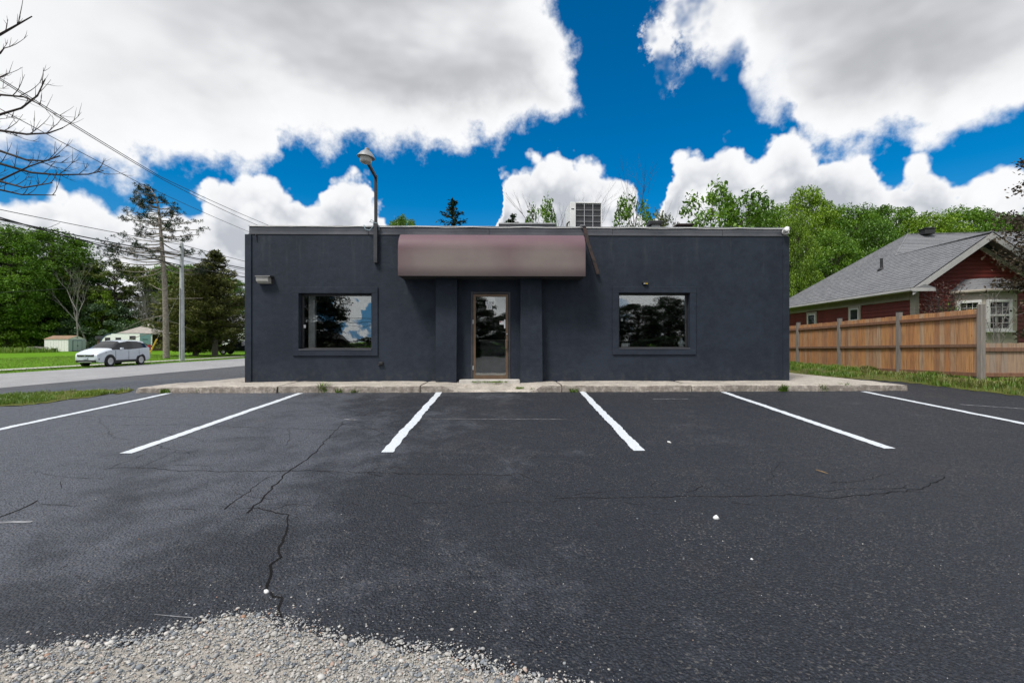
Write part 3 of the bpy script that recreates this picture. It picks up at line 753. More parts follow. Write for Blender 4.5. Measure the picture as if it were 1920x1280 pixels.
# door
door = empty('door'); door.parent = bld
x0, x1, z0, z1 = dr; z0 = .035; j = .05
fr = MB(); fr.bbox(x0, x0+j, -.015, .12, 0, z1, .006); fr.bbox(x1-j, x1, -.015, .12, 0, z1, .006); fr.bbox(x0+j, x1-j, -.013, .12, z1-j, z1, .006)
fr.build('door_frame', MAT['darkgrey'], door)
a0, a1, d1 = x0+j+.006, x1-j-.006, z1-j-.008; sw = .062
lf = MB(); lf.bbox(a0, a0+sw, .0, .045, z0, d1, .006); lf.bbox(a1-sw, a1, .0, .045, z0, d1, .006)
lf.bbox(a0+sw, a1-sw, .002, .043, d1-.065, d1, .006); lf.bbox(a0+sw, a1-sw, .002, .043, z0, z0+.11, .006); lf.build('door_leaf', MAT['bronze'], door)
MB().box(a0+sw, a1-sw, .018, .026, z0+.11, d1-.065).build('pane', MAT['glass'], door)
MB().bbox(a1-sw-.01, a1-.012, -.05, -.002, .80, 1.03, .01).build('pull_handle', MAT['bronze'], door)
MB().lathe([(.018, 0), (.018, .012), (.012, .014)], 14, Matrix.Translation((a1-sw/2, -.001, 1.17)) @ Matrix.Rotation(R(90), 4, 'X')).build('lock', MAT['chrome'], door)
for hz in (.33, 1.48): MB().bbox(a0-.016, a0+.018, -.02, .004, hz-.05, hz+.05, .004).build('hinge', MAT['greymetal'], door)
MB().box(a0, a1, -.03, .09, .012, .030).build('threshold', MAT['flash_edge'], door)
def text_mesh(txt, size):
    c = bpy.data.curves.new('t', 'FONT'); c.body = txt; c.size = size; c.extrude = .0006; c.align_x = 'CENTER'; c.align_y = 'CENTER'
    o = bpy.data.objects.new('t', c); COL.objects.link(o); dg = bpy.context.evaluated_depsgraph_get()
    me = bpy.data.meshes.new_from_object(o.evaluated_get(dg)); bpy.data.objects.remove(o); return me
def tile_text(s, cx, cz, parent):
    for i, ch in enumerate(s):
        x = cx+(i-(len(s)-1)/2)*.072
        t = MB().bbox(x-.033, x+.033, .0125, .0165, cz-.05, cz+.05, .0012).build('number_tile', MAT['white'], parent)
        g = link('digit', text_mesh(ch, .095), MAT['black'], t); g.location = (x, .0112, cz); g.rotation_euler = (R(90), 0, 0)
nx, nz = FL(918, 568.5)
tile_text('334', nx+.005, nz, door); tile_text('U1', nx-.01, FL(918, 576.5)[1], door)
nx, nz = FL(941.5, 605); MB().box(nx-.065, nx+.045, .0125, .0160, nz-.045, nz+.045).build('paper_notice', MAT['white'], door)
MB().box(nx-.058, nx-.03, .0095, .0120, nz+.012, nz+.038).build('notice_print', MAT['red'], door)
nx, nz = FL(946.5, 607); MB().box(nx-.018, nx+.014, .0068, .0090, nz-.11, nz+.11).build('paper_strip', MAT['white'], door)
# pillars
for p0, p1, q0, q1 in ((817, 857, 817, 855.5), (976, 1015, 976, 1017.5)):
    xa, _ = FL(p0, 600, -.24); xb, _ = FL(p1, 600, -.24); xc, _ = FL(q0, 600, -.24); xd, _ = FL(q1, 600, -.24)
    b = MB(); b.add([(xc,-.24,-.02),(xd,-.24,-.02),(xd,-.003,-.02),(xc,-.003,-.02),(xa,-.24,2.66),(xb,-.24,2.66),(xb,-.003,2.66),(xa,-.003,2.66)], [(3,2,1,0),(4,5,6,7),(0,1,5,4),(1,2,6,5),(2,3,7,6),(3,0,4,7)])
    b.build('pillar', MAT['stucco'], bld)
# corner board and roof edge
MB().bbox(XL-.012, XL+.145, -.03, -.001, -.02, ZT-.0, .006).build('corner_board', MAT['stucco'], bld)
MB().bbox(XR-.15, XR+.010, -.012, -.001, -.02, ZT, .004).build('corner_board', MAT['stucco'], bld)
fx0 = FL(466, 430)[0]
cuts = [fx0, -3.7, -.7, 2.4, 5.2, XR-.01]
for i in range(5):
    xa, xb = cuts[i]+.003, cuts[i+1]-.003
    s = MB().bbox(xa, xb, .015+.004*(i % 2), .07, ZT+.004, ZP-.02, .006).build('roof_flashing', MAT['flashing'], bld)
    MB().bbox(xa, xb, -.012, .10, ZP-.02+.002, ZP+.003*(i % 2), .004).build('flashing_cap', MAT['greymetal'], s)
    MB().bbox(xa, xb, -.014, .012, ZT+.003, ZT+.020, .003).build('drip_edge', MAT['darkgrey'], s)
MB().box(fx0+.08, XR-.08, .076, .098, ZT-.02, ZP-.028).build('flashing_backer', MAT['darkgrey'], bld)
MB().box(fx0-.004, fx0+.07, .105, DEP, ZT+.004, ZP-.004).build('roof_flashing', MAT['flashing'], bld)
MB().box(XR-.07, XR-.004, .105, DEP, ZT+.004, ZP-.004).build('roof_flashing', MAT['flashing'], bld)
MB().bbox(FL(863, 700)[0], FL(974, 700)[0], -.32, -.003, -.05, .052, .012).build('door_step', MAT['concrete_pale'], bld)
def B2W(x, y, z): v = e_*x+n_*y; return Vector((BC.x+v.x, BC.y+v.y, BC.z+z))
def onb(name, x, y, z, label=None, cat=None):
    o = empty(name, B2W(x, y, z), TH)
    if label: tag(o, label, cat)
    return o
# awning
ax0, az0 = FL(746, 517, -.66); ax1, _ = FL(1098, 517, -.66); az1 = FL(900, 443.5, -.12)[1]
aw = onb('awning', (ax0+ax1)/2, 0, az0, 'mauve and grey fabric awning with blurred sign print over the entrance', 'awning')
hw, hh = (ax1-ax0)/2, az1-az0; prof = []
for k in range(13):
    a = R(90)*k/12
    prof.append((-.66+ .42*(1-math.cos(a)) if k else -.66, hh-.42+.42*math.sin(a)))
prof = [(-.66, 0.0), (-.66, hh*.2), (-.66, hh*.4)]+prof+[(-.12, hh+.006), (-.004, hh)]
b = MB(); nu = 60; rg = random.Random(8)
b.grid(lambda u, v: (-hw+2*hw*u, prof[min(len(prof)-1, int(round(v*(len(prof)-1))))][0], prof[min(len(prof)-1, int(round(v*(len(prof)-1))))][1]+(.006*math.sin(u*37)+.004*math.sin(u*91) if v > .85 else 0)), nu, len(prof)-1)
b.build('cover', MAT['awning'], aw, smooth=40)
for s in (-1, 1):
    pl = [(y, z) for y, z in prof]+[(-.004, 0)]
    MB().prism(pl, s*hw-.002 if s > 0 else -hw+.0025, s*hw-.006 if s > 0 else -hw+.0065, 'x').build('end_panel', MAT['awning'], aw)
MB().box(-hw+.01, hw-.01, -.65, -.01, .004, .012).build('underside', MAT['cladding'], aw)
fm = MB()
for x in (-hw+.03, -.8, .8, hw-.03): fm.tube([(x, -.64, .03), (x, -.02, .03)], .012, 6)
fm.tube([(-hw+.02, -.64, .02), (hw-.02, -.64, .02)], .014, 6); fm.build('frame', MAT['darkgrey'], aw)
# leaning strut right of the awning
p = [FL(1095, 424, -.02), FL(1103, 458, -.06), FL(1113, 488, -.08), FL(1121, 514, -.08)]
sb = onb('loose_metal_strip', p[0][0], 0, p[0][1], 'thin rusty metal strip hanging from the roof edge beside the awning', 'metal strip')
b = MB(); q = [(u-p[0][0], v_-p[0][1]) for u, v_ in p]; ys__ = (-.03, -.07, -.10, -.10)
for (u, v_), yy in zip(q, ys__): b.v += [(u-.042, yy-.012, v_), (u+.042, yy-.012, v_), (u+.042, yy+.012, v_), (u-.042, yy+.012, v_)]
for k in range(3):
    for m_ in range(4): b.f.append((k*4+m_, k*4+(m_+1) % 4, k*4+4+(m_+1) % 4, k*4+4+m_))
b.f += [(0, 1, 2, 3), (15, 14, 13, 12)]
b.build('strip', MAT['rust'], sb); MB().box(-.10, .03, -.06, .02, .0, .022).build('hook', MAT['greymetal'], sb)
# gooseneck area lamp on the facade
lx, lz0 = FL(704.5, 493, -.06); lz1 = FL(704.5, 329, -.06)[1]
lp = onb('area_lamp', lx, 0, lz0, 'grey dome area lamp on tall square post bracketed to the facade', 'lamp')
H = lz1-lz0
MB().bbox(-.045, .045, -.10, -.004, 0, H*.46, .006).build('wall_bracket', MAT['darkgrey'], lp)
MB().bbox(-.034, .034, -.085, -.017, H*.46+.002, H, .006).build('post', MAT['black'], lp)
d = Vector((-.01, -.70, .12)); m = Matrix.Translation((0, -.05, H-.04)) @ d.to_track_quat('Z', 'X').to_matrix().to_4x4()
MB().bbox(-.04, .04, -.03, .03, 0, d.length, .008, m).build('arm', MAT['darkgrey'], lp)
hp = Vector((0, -.05, H-.04))+d+Vector((0, -.08, .02))
hm = Matrix.Translation(hp) @ Matrix.Rotation(R(6), 4, 'Y')
MB().lathe([(.002, .25), (.035, .25), (.05, .235), (.05, .20), (.075, .185), (.13, .14), (.195, .05), (.205, .03), (.195, .028), (.13, .05)], 28, hm).build('shade', MAT['greymetal'], lp, smooth=35)
MB().lathe([(.14, .075), (.138, .02), (.128, -.07), (.105, -.095), (.02, -.10)], 28, hm).build('lens', MAT['lens'], lp, smooth=35)
cp = [Vector((-.30, -.03, H*.46-.05)), Vector((-.26, -.05, H*.46-.16)), Vector((-.14, -.09, H*.46-.20)), Vector((-.05, -.10, H*.46-.10)), Vector((-.04, -.10, H*.46+.03)), Vector((-.10, -.10, H*.46+.06)), Vector((-.14, -.10, H*.46+.01)), Vector((.03, -.10, H*.46-.02)), Vector((.085, -.06, H*.46-.08)), Vector((.07, -.03, H*.46-.18))]
MB().tube(cp, .010, 6).build('loose_cord', MAT['bluewire'], lp)
# wall pack light
x, z = FL(499, 525); wp = onb('wall_light', x, 0, z, 'small boxy wall pack light near the left end of the facade', 'wall light')
MB().prism([(-.004, .10), (-.19, .085), (-.20, .06), (-.004, .06)], -.17, .19, 'x').build('housing', MAT['darkgrey'], wp)
MB().prism([(-.01, .058), (-.175, .058), (-.165, -.04), (-.10, -.085), (-.01, -.095)], -.16, .13, 'x').build('lens', MAT['lens'], wp)
MB().box(-.17, .19, -.006, -.001, -.10, .06).build('back_plate', MAT['black'], wp)
# floodlight above right window
x, z = FL(1208.5, 531); fl = onb('small_floodlight', x, 0, z, 'tiny brass floodlight above the right-hand window', 'floodlight')
MB().bbox(-.07, .07, -.09, -.003, -.005, .038, .008).build('housing', MAT['black'], fl)
MB().box(-.05, -.004, -.100, -.08, -.03, -.007).build('lamp', MAT['lens'], fl); MB().box(.008, .052, -.096, -.07, -.03, -.008).build('lamp', MAT['yellow'], fl)
# outlet cover
x, z = FL(715, 681); oc = onb('outlet_cover', x, 0, z, 'small black outlet cover low on the wall left of the pillars', 'outlet')
MB().bbox(-.05, .05, -.07, -.002, -.03, .035, .01).build('box', MAT['black'], oc); MB().bbox(-.075, -.01, -.055, -.002, -.05, -.032, .006).build('lid', MAT['black'], oc)
# security camera
x, z = FL(1471, 435); sc_ = onb('security_camera', x, 0, z, 'white security camera at the top right corner of the facade', 'camera')
MB().lathe([(.02, 0), (.075, .004), (.08, .03), (.07, .05), (.03, .055)], 20, Matrix.Translation((.0, -.002, .0)) @ Matrix.Rotation(R(90), 4, 'X')).build('base', MAT['white'], sc_, smooth=40)
MB().lathe([(.03, -.02), (.062, .0), (.066, .06), (.064, .12), (.045, .135), (.02, .136)], 20, Matrix.Translation((-.02, -.07, .01)) @ Matrix.Rotation(R(78), 4, 'X') @ Matrix.Rotation(R(-12), 4, 'Y')).build('body', MAT['white'], sc_, smooth=40)
MB().lathe([(.005, 0), (.02, .001), (.02, .006)], 14, Matrix.Translation((.005, -.213, .045)) @ Matrix.Rotation(R(78), 4, 'X')).build('lens', MAT['black'], sc_)
MB().tube([(.05, -.02, .05), (.09, -.03, .03), (.10, -.02, -.05)], .009, 6).build('cable', MAT['white'], sc_)
# white cable along the roof edge
rg = random.Random(4); cpts = []
for i in range(120):
    u = i/119; x = fx0+.04+(XR-fx0-.1)*u
    cpts.append(B2W(x, -.03, ZP-.022-.018*abs(math.sin(u*31))*(1 if u > .35 else .5)+rg.uniform(-.003, .003)))
o = MB().tube(cpts, .0075, 5).build('roof_cable', MAT['white']); tag(o, 'thin white cable sagging along the top of the facade', 'cable')
b = MB()
x, z = FL(481, 440); dm = onb('cord_stub', x, 0, z, 'short black cord stub under the roof edge at left', 'cord'); MB().tube([(0, -.02, .0), (-.008, -.03, -.06), (.004, -.025, -.13)], [.018, .008, .014], 6).build('cord', MAT['black'], dm)
# roof equipment
def roofpt(px, py, d): return P(px, py, d)
p = roofpt(1099, 423, 13.2); zr = BC.z+3.42
ac = empty('air_conditioner', (p.x, 13.2, zr), R(3)); tag(ac, 'white boxy air conditioner unit standing on the flat roof', 'air conditioner')
zt = roofpt(1099, 379, 13.2).z-zr; zw = .41
c = MB(); c.bbox(-.46, -.30, 0, .85, 0, zt, .012); c.bbox(-.30, .47, .02, .85, 0, .03, .01); c.bbox(-.30, .47, .0, .85, zt-.035, zt, .01); c.bbox(.44, .47, 0, .85, .03, zt-.035, .006); c.build('casing', MAT['white'], ac)
MB().box(-.298, .438, .05, .83, .032, zt-.037).build('coil', MAT['darkgrey'], ac)
for i in range(10):
    z = .06+(zt-.12)*i/9; MB().box(-.297, .437, .024, .036, z-.007, z+.007).build('grille_bar', MAT['greymetal'], ac)
for x in (-.05, .2): MB().box(x-.008, x+.008, .012, .022, .032, zt-.037).build('grille_post', MAT['flash_edge'], ac)
MB().box(-.43, -.35, -.004, -.001, zt-.22, zt-.19).build('badge', MAT['black'], ac)
MB().tube([(-.50, .1, 0), (-.56, .12, zt*.35), (-.54, .1, zt*.62), (-.47, .1, zt*.66)], .025, 7).build('refrigerant_pipe', MAT['black'], ac)
MB().tube([(-.66, .05, 0), (-.60, .06, zt*.3), (-.62, .06, zt*.55)], .016, 6).build('conduit', MAT['darkgrey'], ac)
p = roofpt(988, 420, 14.5); o = empty('roof_curb', (p.x, 14.5, zr)); tag(o, 'low grey metal roof hatch left of the air conditioner', 'roof hatch')
hz = roofpt(988, 418.2, 14.5).z-zr
MB().bbox(-.85, .85, 0, 1.0, 0, hz-.06, .01).build('curb', MAT['flashing'], o); MB().bbox(-.9, .9, -.04, 1.04, hz-.058, hz, .01).build('lid', MAT['greymetal'], o)
p = roofpt(1229, 424, 13.5); o = empty('roof_vent', (p.x, 13.5, zr)); tag(o, 'black hooded roof vent right of the air conditioner', 'roof vent')
hz = roofpt(1229, 412.5, 13.5).z-zr
MB().bbox(-.10, .14, .0, .3, 0, hz-.13, .01).build('duct', MAT['greymetal'], o); MB().prism([(-.05, hz-.13), (.35, hz-.13), (.35, hz-.02), (.05, hz), (-.05, hz-.04)], -.17, .19, 'x').build('hood', MAT['black'], o)
p = roofpt(1284, 424, 14.5); o = empty('roof_vent', (p.x, 14.5, zr)); tag(o, 'low rusty brown vent cap on the roof at right', 'roof vent')
hz = roofpt(1284, 419.3, 14.5).z-zr
MB().bbox(-.2, .25, .0, .3, 0, hz-.06, .01).build('duct', MAT['rust'], o); MB().bbox(-.26, .30, -.05, .35, hz-.058, hz, .02).build('cap', MAT['rust'], o)
# things standing inside behind the glass
x, z = FL(1277, 650, .235); jg = onb('plastic_jug', x, .235, wr[2]+.004, 'silvery pump jug standing behind the glass of the right window', 'jug')
MB().lathe([(.05, 0), (.06, .01), (.06, .12), (.055, .19), (.035, .215), (.03, .24), (.04, .245), (.04, .265), (.01, .27)], 18).build('body', MAT['jug'], jg, smooth=40)
MB().bbox(-.09, .09, -.035, .03, .10, .165, .01).build('label_band', MAT['white'], jg); MB().tube([(-.01, 0, .27), (-.01, 0, .32), (-.05, -.02, .31), (.09, -.02, .33)], .009, 6).build('pump', MAT['bronze'], jg)
x, z = FL(1171, 648, .26); bx = onb('white_box', x+.02, .215, wr[2]+.004, 'flat white box lying behind the right window at its lower left', 'box')
MB().bbox(-.12, .10, -.03, .03, 0, .125, .006).build('carton', MAT['white'], bx); MB().box(.06, .085, -.033, -.0305, .01, .11).build('side_print', MAT['darkgrey'], bx)
MB().box(wl[0]+.40, wr[1], .27, .44, -.05, wr[2]+.008) if False else None
MB().bbox(wr[0]-.1, wr[1]+.1, .265, .46, wr[2]-.05, wr[2]+.008, .006).build('interior_sill', MAT['inner'], bld)
x, z = FL(1163, 600, .30); o = onb('wall_switch', x, .22, z, 'small white sticker on the left edge of the right window', 'sticker'); MB().bbox(-.022, .028, -.075, -.071, -.035, .035, .001).build('card', MAT['white'], o)
x, z = FL(573, 612, .2); o = onb('window_sticker', x, .14, z, 'small white sticker on the left edge of the left window', 'sticker'); MB().bbox(-.03, .03, -.005, -.001, -.04, .04, .001).build('card', MAT['white'], o)
cn = onb('reception_counter', .02-.3, 2.2, 0, 'grey reception counter inside behind the glass door', 'counter')
MB().bbox(-.75, 1.05, 0, .5, .0, 1.0, .01).build('front_panel', MAT['greymetal'], cn); MB().bbox(-.8, 1.1, -.06, .55, 1.002, 1.05, .01).build('counter_top', MAT['offwhite'], cn)

# ------------------------------------------------------------------ sidewalk slabs
swk = empty('sidewalk', BC, TH); tag(swk, kind='structure')
def slab(c4, seed, ramp=None, nx=26, ny=8, ztop=0.0, drop=.22, tilt=0):
    rg = random.Random(seed); A, Bq, Cq, D = [Vector((p[0], p[1], 0)) for p in c4]   # A front-left, B front-right, C back-right, D back-left
    ph = rg.uniform(0, 9); b = MB()
    def top(u, v):
        p = A.lerp(Bq, u).lerp(D.lerp(Cq, u), v)
        z = ztop+.006*math.sin(p.x*2.3+ph)*math.cos(p.y*3)+rg.gauss(0, .0015)+tilt*(1-u)
        if ramp:
            r = sstep(ramp[0]-.45, ramp[0], p.x)*(1-sstep(ramp[1], ramp[1]+.45, p.x)); z -= .135*r*(1-v)**1.1
        if v == 0: z -= .014+abs(rg.gauss(0, .008)); p = p+Vector((0, .012+rg.gauss(0, .007), 0))
        elif u in (0, 1): z -= .008; p = p+Vector((.006 if u == 0 else -.006, 0, 0))
        return (p.x, p.y, z)
    b.grid(top, nx, ny)
    W_ = nx+1; n0 = len(b.v)
    ring = [i for i in range(W_)]+[W_*j+nx for j in range(1, ny+1)]+[W_*ny+i for i in range(nx-1, -1, -1)]+[W_*j for j in range(ny-1, 0, -1)]
    low = []
    for k, i in enumerate(ring):
        x, y, z = b.v[i]; low.append(len(b.v)); fr = i < W_
        b.v.append((x+rg.gauss(0, .004), y-(.018+rg.gauss(0, .009) if fr else 0), z-.07))
    low2 = []
    for k, i in enumerate(ring):
        x, y, z = b.v[low[k]]; low2.append(len(b.v)); b.v.append((x, y-(.006+rg.gauss(0, .008) if ring[k] < W_ else 0), ztop-drop-.12))
    L = len(ring)
    for k in range(L):
        k2 = (k+1) % L
        b.f.append((ring[k2], ring[k], low[k], low[k2])); b.f.append((low[k2], low[k], low2[k], low2[k2]))
    return b.build('slab', MAT['concrete'], swk, smooth=50)
YF = -1.09
fx = [FL(p, 600, YF)[0] for p in (253, 520, 788, 1053, 1297, 1702)]
g_ = .012
slab([(fx[0], YF+.05), (fx[1]-g_, YF), (fx[1]-g_, -.004), (fx[0]+.12, -.02)], 1, tilt=-.035, nx=34)
slab([(fx[1]+g_, YF), (fx[2]-g_, YF), (fx[2]-g_, -.004), (fx[1]+g_, -.004)], 2)
rl, rr = FL(862, 720, YF)[0], FL(985, 720, YF)[0]
slab([(fx[2]+g_, YF), (fx[3]-g_, YF), (fx[3]-g_, -.004), (fx[2]+g_, -.004)], 3, ramp=(rl, rr), nx=44, ny=10)
slab([(fx[3]+g_, YF), (fx[4]-g_, YF), (fx[4]-g_, -.004), (fx[3]+g_, -.004)], 4)
slab([(fx[4]+g_, YF), (fx[5], YF+.03), (fx[5]-.05, -.004), (fx[4]+g_, -.004)], 5, nx=40)
slab([(fx[0]+.13, .012), (XL-.02, .012), (XL-.02, 2.4), (fx[0]+.75, 1.7)], 6, tilt=-.05, ztop=.006)
slab([(fx[0]+.78, 1.73), (XL-.02, 2.43), (XL-.02, 7.5), (fx[0]+1.0, 7.0)], 7, tilt=-.06)
slab([(XR+.015, .012), (fx[5]-.05, .012), (fx[5]-.18, 3.2), (XR+.015, 3.4)], 8)
slab([(XR+.015, 3.42), (fx[5]-.18, 3.22), (fx[5]-.35, 8), (XR+.015, 8)], 9)

# ------------------------------------------------------------------ grass and weeds
def in_poly(x, y, poly):
    c = False; n = len(poly)
    for i in range(n):
        x1, y1 = poly[i]; x2, y2 = poly[(i+1) % n]
        if (y1 > y) != (y2 > y) and x < (x2-x1)*(y-y1)/(y2-y1)+x1: c = not c
    return c
def blades(name, pts, h, mat, rng, lean=.5, wd=.006, parent=None):
    pts = np.asarray(pts); n = len(pts)
    hh = h*(.45+.9*rng.uniform(0, 1, n)**1.4); a = rng.uniform(0, 6.28, n); le = lean*rng.uniform(.1, 1, n)*hh
    dxy = np.stack([np.cos(a)*le, np.sin(a)*le, np.zeros(n)], 1); s = np.stack([-np.sin(a), np.cos(a), np.zeros(n)], 1)*(wd*(.6+.8*rng.uniform(0, 1, n)))[:, None]
    up = np.zeros((n, 3)); up[:, 2] = 1
    b0, b1 = pts-s, pts+s; m0 = pts+dxy*.35+up*(hh*.6)[:, None]-s*.75; m1 = m0+s*1.5; tp = pts+dxy+up*(hh*(1-.25*lean))[:, None]
    v = np.stack([b0, b1, m1, m0, tp], 1).reshape(-1, 3); o = (np.arange(n)*5)[:, None]
    me = mesh_arrays(name, v, o+np.array([[0, 1, 2, 3]]), o+np.array([[3, 2, 4]])); r = rng.uniform(0, 1, n); set_rnd(me, np.concatenate([r, r]))
    return link(name, me, mat, parent)
def scatter(poly, n, rng, z=None, clump=0.0):
    P_ = np.array(poly); lo, hi = P_.min(0), P_.max(0); res = []
    cs = rng.uniform(lo, hi, (max(8, n//60), 2))
    while len(res) < n:
        if clump and rng.uniform() < clump:
            x, y = cs[rng.integers(len(cs))]+rng.normal(0, .09, 2)
        else: x, y = rng.uniform(lo, hi)
        if in_poly(x, y, poly): res.append((x, y, z(x, y) if z else terrain(x, y)))
    return np.array(res)
def poly_sheet(name, mat, poly, dz, step=.25, jitter=.05):
    xs_ = [p[0] for p in poly]; ys_ = [p[1] for p in poly]
    return sheet(name, mat, rng_(min(xs_), max(xs_), step), rng_(min(ys_), max(ys_), step), dz, inside=lambda x, y: in_poly(x+.10*math.sin(x*5+y*9)+.07*math.sin(x*13-y*7), y+.10*math.sin(x*7.3)+.06*math.sin(x*17+y*3), poly), noise=.004)
rng = np.random.default_rng(21)
LG = [(-9.35, 8.75), (-8.9, 9.7), (-8.65, 10.35), (-8.75, 10.55), (-10.2, 10.75), (-12.5, 11.0), (-16, 11.1), (-19.2, 11.2), (-19.2, 7.6), (-12.0, 7.9)]
o = poly_sheet('verge', MAT['verge'], LG, .010, .12); tag(o, kind='structure')
LGn = LG
pts = np.concatenate([scatter(LGn, 6000, rng, lambda x, y: terrain(x, y)+.008, .85), scatter([(-9.3, 8.9), (-8.75, 10.3), (-13, 10.8), (-13, 8.1)], 6500, rng, lambda x, y: terrain(x, y)+.008, .9)])
tag(blades('verge_grass', pts, .085, MAT['grassblade'], rng, .8, .005), 'patchy green grass strip along the left edge of the parking lot', 'grass', kind='stuff')
RG = [(8.75, 14.4), (9.6, 12.6), (10.25, 11.9), (10.5, 11.0), (10.8, 9.9), (11.6, 8.0), (16, 7.0), (18, 11.2), (11.9, 11.3), (11.9, 26), (7.5, 26), (7.5, 20)]
def pdist(x, y, poly):
    best = 1e9
    for i in range(len(poly)):
        (x1, y1), (x2, y2) = poly[i], poly[(i+1) % len(poly)]; L2 = (x2-x1)**2+(y2-y1)**2
        t = max(0, min(1, ((x-x1)*(x2-x1)+(y-y1)*(y2-y1))/L2)); best = min(best, math.hypot(x-x1-t*(x2-x1), y-y1-t*(y2-y1)))
    return best
def rz(x, y): return terrain(x, y)+.008+.12*sstep(.15, 1.1, pdist(x, y, RG[:8]))
xs_ = rng_(7.5, 18, .18); ys_ = rng_(7, 26, .18)
b = MB(); idx = {}
rg = random.Random(6)
for jx, yv in enumerate(ys_):
    for ix, xv in enumerate(xs_): idx[ix, jx] = len(b.v); b.v.append((xv+rg.uniform(-.05, .05), yv+rg.uniform(-.05, .05), rz(xv, yv)+rg.uniform(-.006, .006)))
for jx in range(len(ys_)-1):
    for ix in range(len(xs_)-1):
        if in_poly((xs_[ix]+xs_[ix+1])/2, (ys_[jx]+ys_[jx+1])/2, RG): b.f.append((idx[ix, jx], idx[ix+1, jx], idx[ix+1, jx+1], idx[ix, jx+1]))
o = b.build('fence_verge', MAT['verge'], None, smooth=60); tag(o, kind='structure')
RGn = [(9.0, 14.2), (9.8, 12.6), (10.35, 11.9), (10.55, 11.0), (10.9, 9.9), (11.6, 8.3), (13.5, 8.0), (14, 11.2), (11.6, 11.5), (11.6, 22), (8.2, 22)]
pts = scatter(RGn, 15000, rng, rz, .7)
tag(blades('fence_grass', pts, .13, MAT['grassblade'], rng, .7, .006), 'long green grass and weeds at the foot of the timber fence', 'grass', kind='stuff')
pts = scatter([(10.3, 13.5), (10.9, 10.0), (13.5, 9.0), (13.5, 11.0), (11.6, 11.2), (11.5, 15)], 5000, rng, rz, .8)
tag(blades('dry_grass', pts, .17, MAT['dryblade'], rng, 1.1, .006), 'pale dry grass and fallen stalks by the corner fence post', 'grass', kind='stuff')
# lawn blades near the road for a soft edge
pts = np.concatenate([scatter([(-30.5, 18), (-28.05, 18), (-28.05, 60), (-30.5, 60)], 9000, rng), scatter([(-48, 22), (-32, 22), (-32, 62), (-55, 62)], 22000, rng)])
tag(blades('lawn_grass', pts, .075, MAT['grassblade'], rng, .6, .016), 'short mown grass on the lawn beyond the road', 'grass', kind='stuff')
tall = scatter([(-75, 68), (-112, 68), (-112, 74), (-73, 74)], 5000, rng)
tag(blades('tall_grass', tall, .9, MAT['grassblade'], rng, .6, .05), 'unmown tall grass strip at the far side of the lawn', 'grass', kind='stuff')
wpx = [(313, 736, .06), (380, 735, .05), (470, 734, .07), (518, 735, .06), (607, 735, .13), (638, 735, .06), (668, 735, .05), (711, 734, .06), (975, 731, .05), (1003, 733, .05), (1075, 734, .05), (1400, 732, .07), (1466, 733, .09), (1540, 732, .09), (1582, 731, .10)]
wl_ = ['left of the first stripe end', 'beyond the leftmost slab crack', 'under the left corner of the building', 'beside the slab joint below the wall light', 'tallest of the row, below the left window', 'just right of the tallest weed', 'second right of the tallest weed', 'below the outlet cover', 'at the foot of the entrance ramp', 'right of the entrance ramp', 'near the stripe right of the door', 'below the right window end', 'below the right corner of the building', 'second from the right end of the kerb', 'closest to the right end of the kerb']
for (px, py, h), lb in zip(wpx, wl_):
    c = G(px, py); k = np.random.default_rng(px); n = 130
    pts = np.stack([k.uniform(-.09, .09, n), k.normal(0, .025, n), np.zeros(n)], 1)
    o = blades('weed_tuft', pts, h*2.0, MAT['grassblade'], k, 1.0, .006); o.location = c+Vector((0, -.05, 0)); tag(o, 'green weed tuft at the kerb foot, '+lb, 'weed', 'weeds along the kerb')
k = np.random.default_rng(77)
ww = np.concatenate([np.stack([k.uniform(FL(886, 0)[0], FL(950, 0)[0], 160), k.normal(-.36, .02, 160), np.zeros(160)], 1), np.stack([k.normal(FL(928, 0)[0], .06, 80), k.normal(-.42, .03, 80), np.zeros(80)], 1)])
o = blades('step_weeds', ww, .05, MAT['grassblade'], k, 1.1, .005); o.location = BC; o.rotation_euler = (0, 0, TH); tag(o, 'thin line of weeds growing along the door step joint', 'weeds', kind='stuff')

# ------------------------------------------------------------------ timber fence
def fence_z(y): return .70-.022*(y-11.35)
FX = 11.70
wf = empty('timber_fence', (FX, 11.35, .6)); tag(wf, 'tall orange-brown cedar board fence with grey posts beside the lot', 'fence')
def loc(x, y, z): return (x-FX, y-11.35, z-.6)
posts_y = [11.35, 13.75, 16.25, 18.6, 21.0, 23.4]
hb = {}
rg = random.Random(9)
for i, y in enumerate(posts_y):
    z0 = fence_z(y)-.12; hgt = 1.86+.12
    b = MB().bbox(-.058, .058, -.058, .058, 0, hgt, .008); o = b.build('post', MAT['greypost'], wf); o.location = loc(FX, y, z0)
    if i: 
        cpo = MB().bbox(-.064, .064, -.064, .064, hgt+.002, hgt+.022, .006).build('post_cap', MAT['darkgrey'], o)
board = {}
def board_mesh(h, wd):
    key = (round(h, 2), round(wd, 3))
    if key not in board: board[key] = MB().bbox(-.009, .009, -wd/2, wd/2, 0, h, .003).mesh('board')
    return board[key]
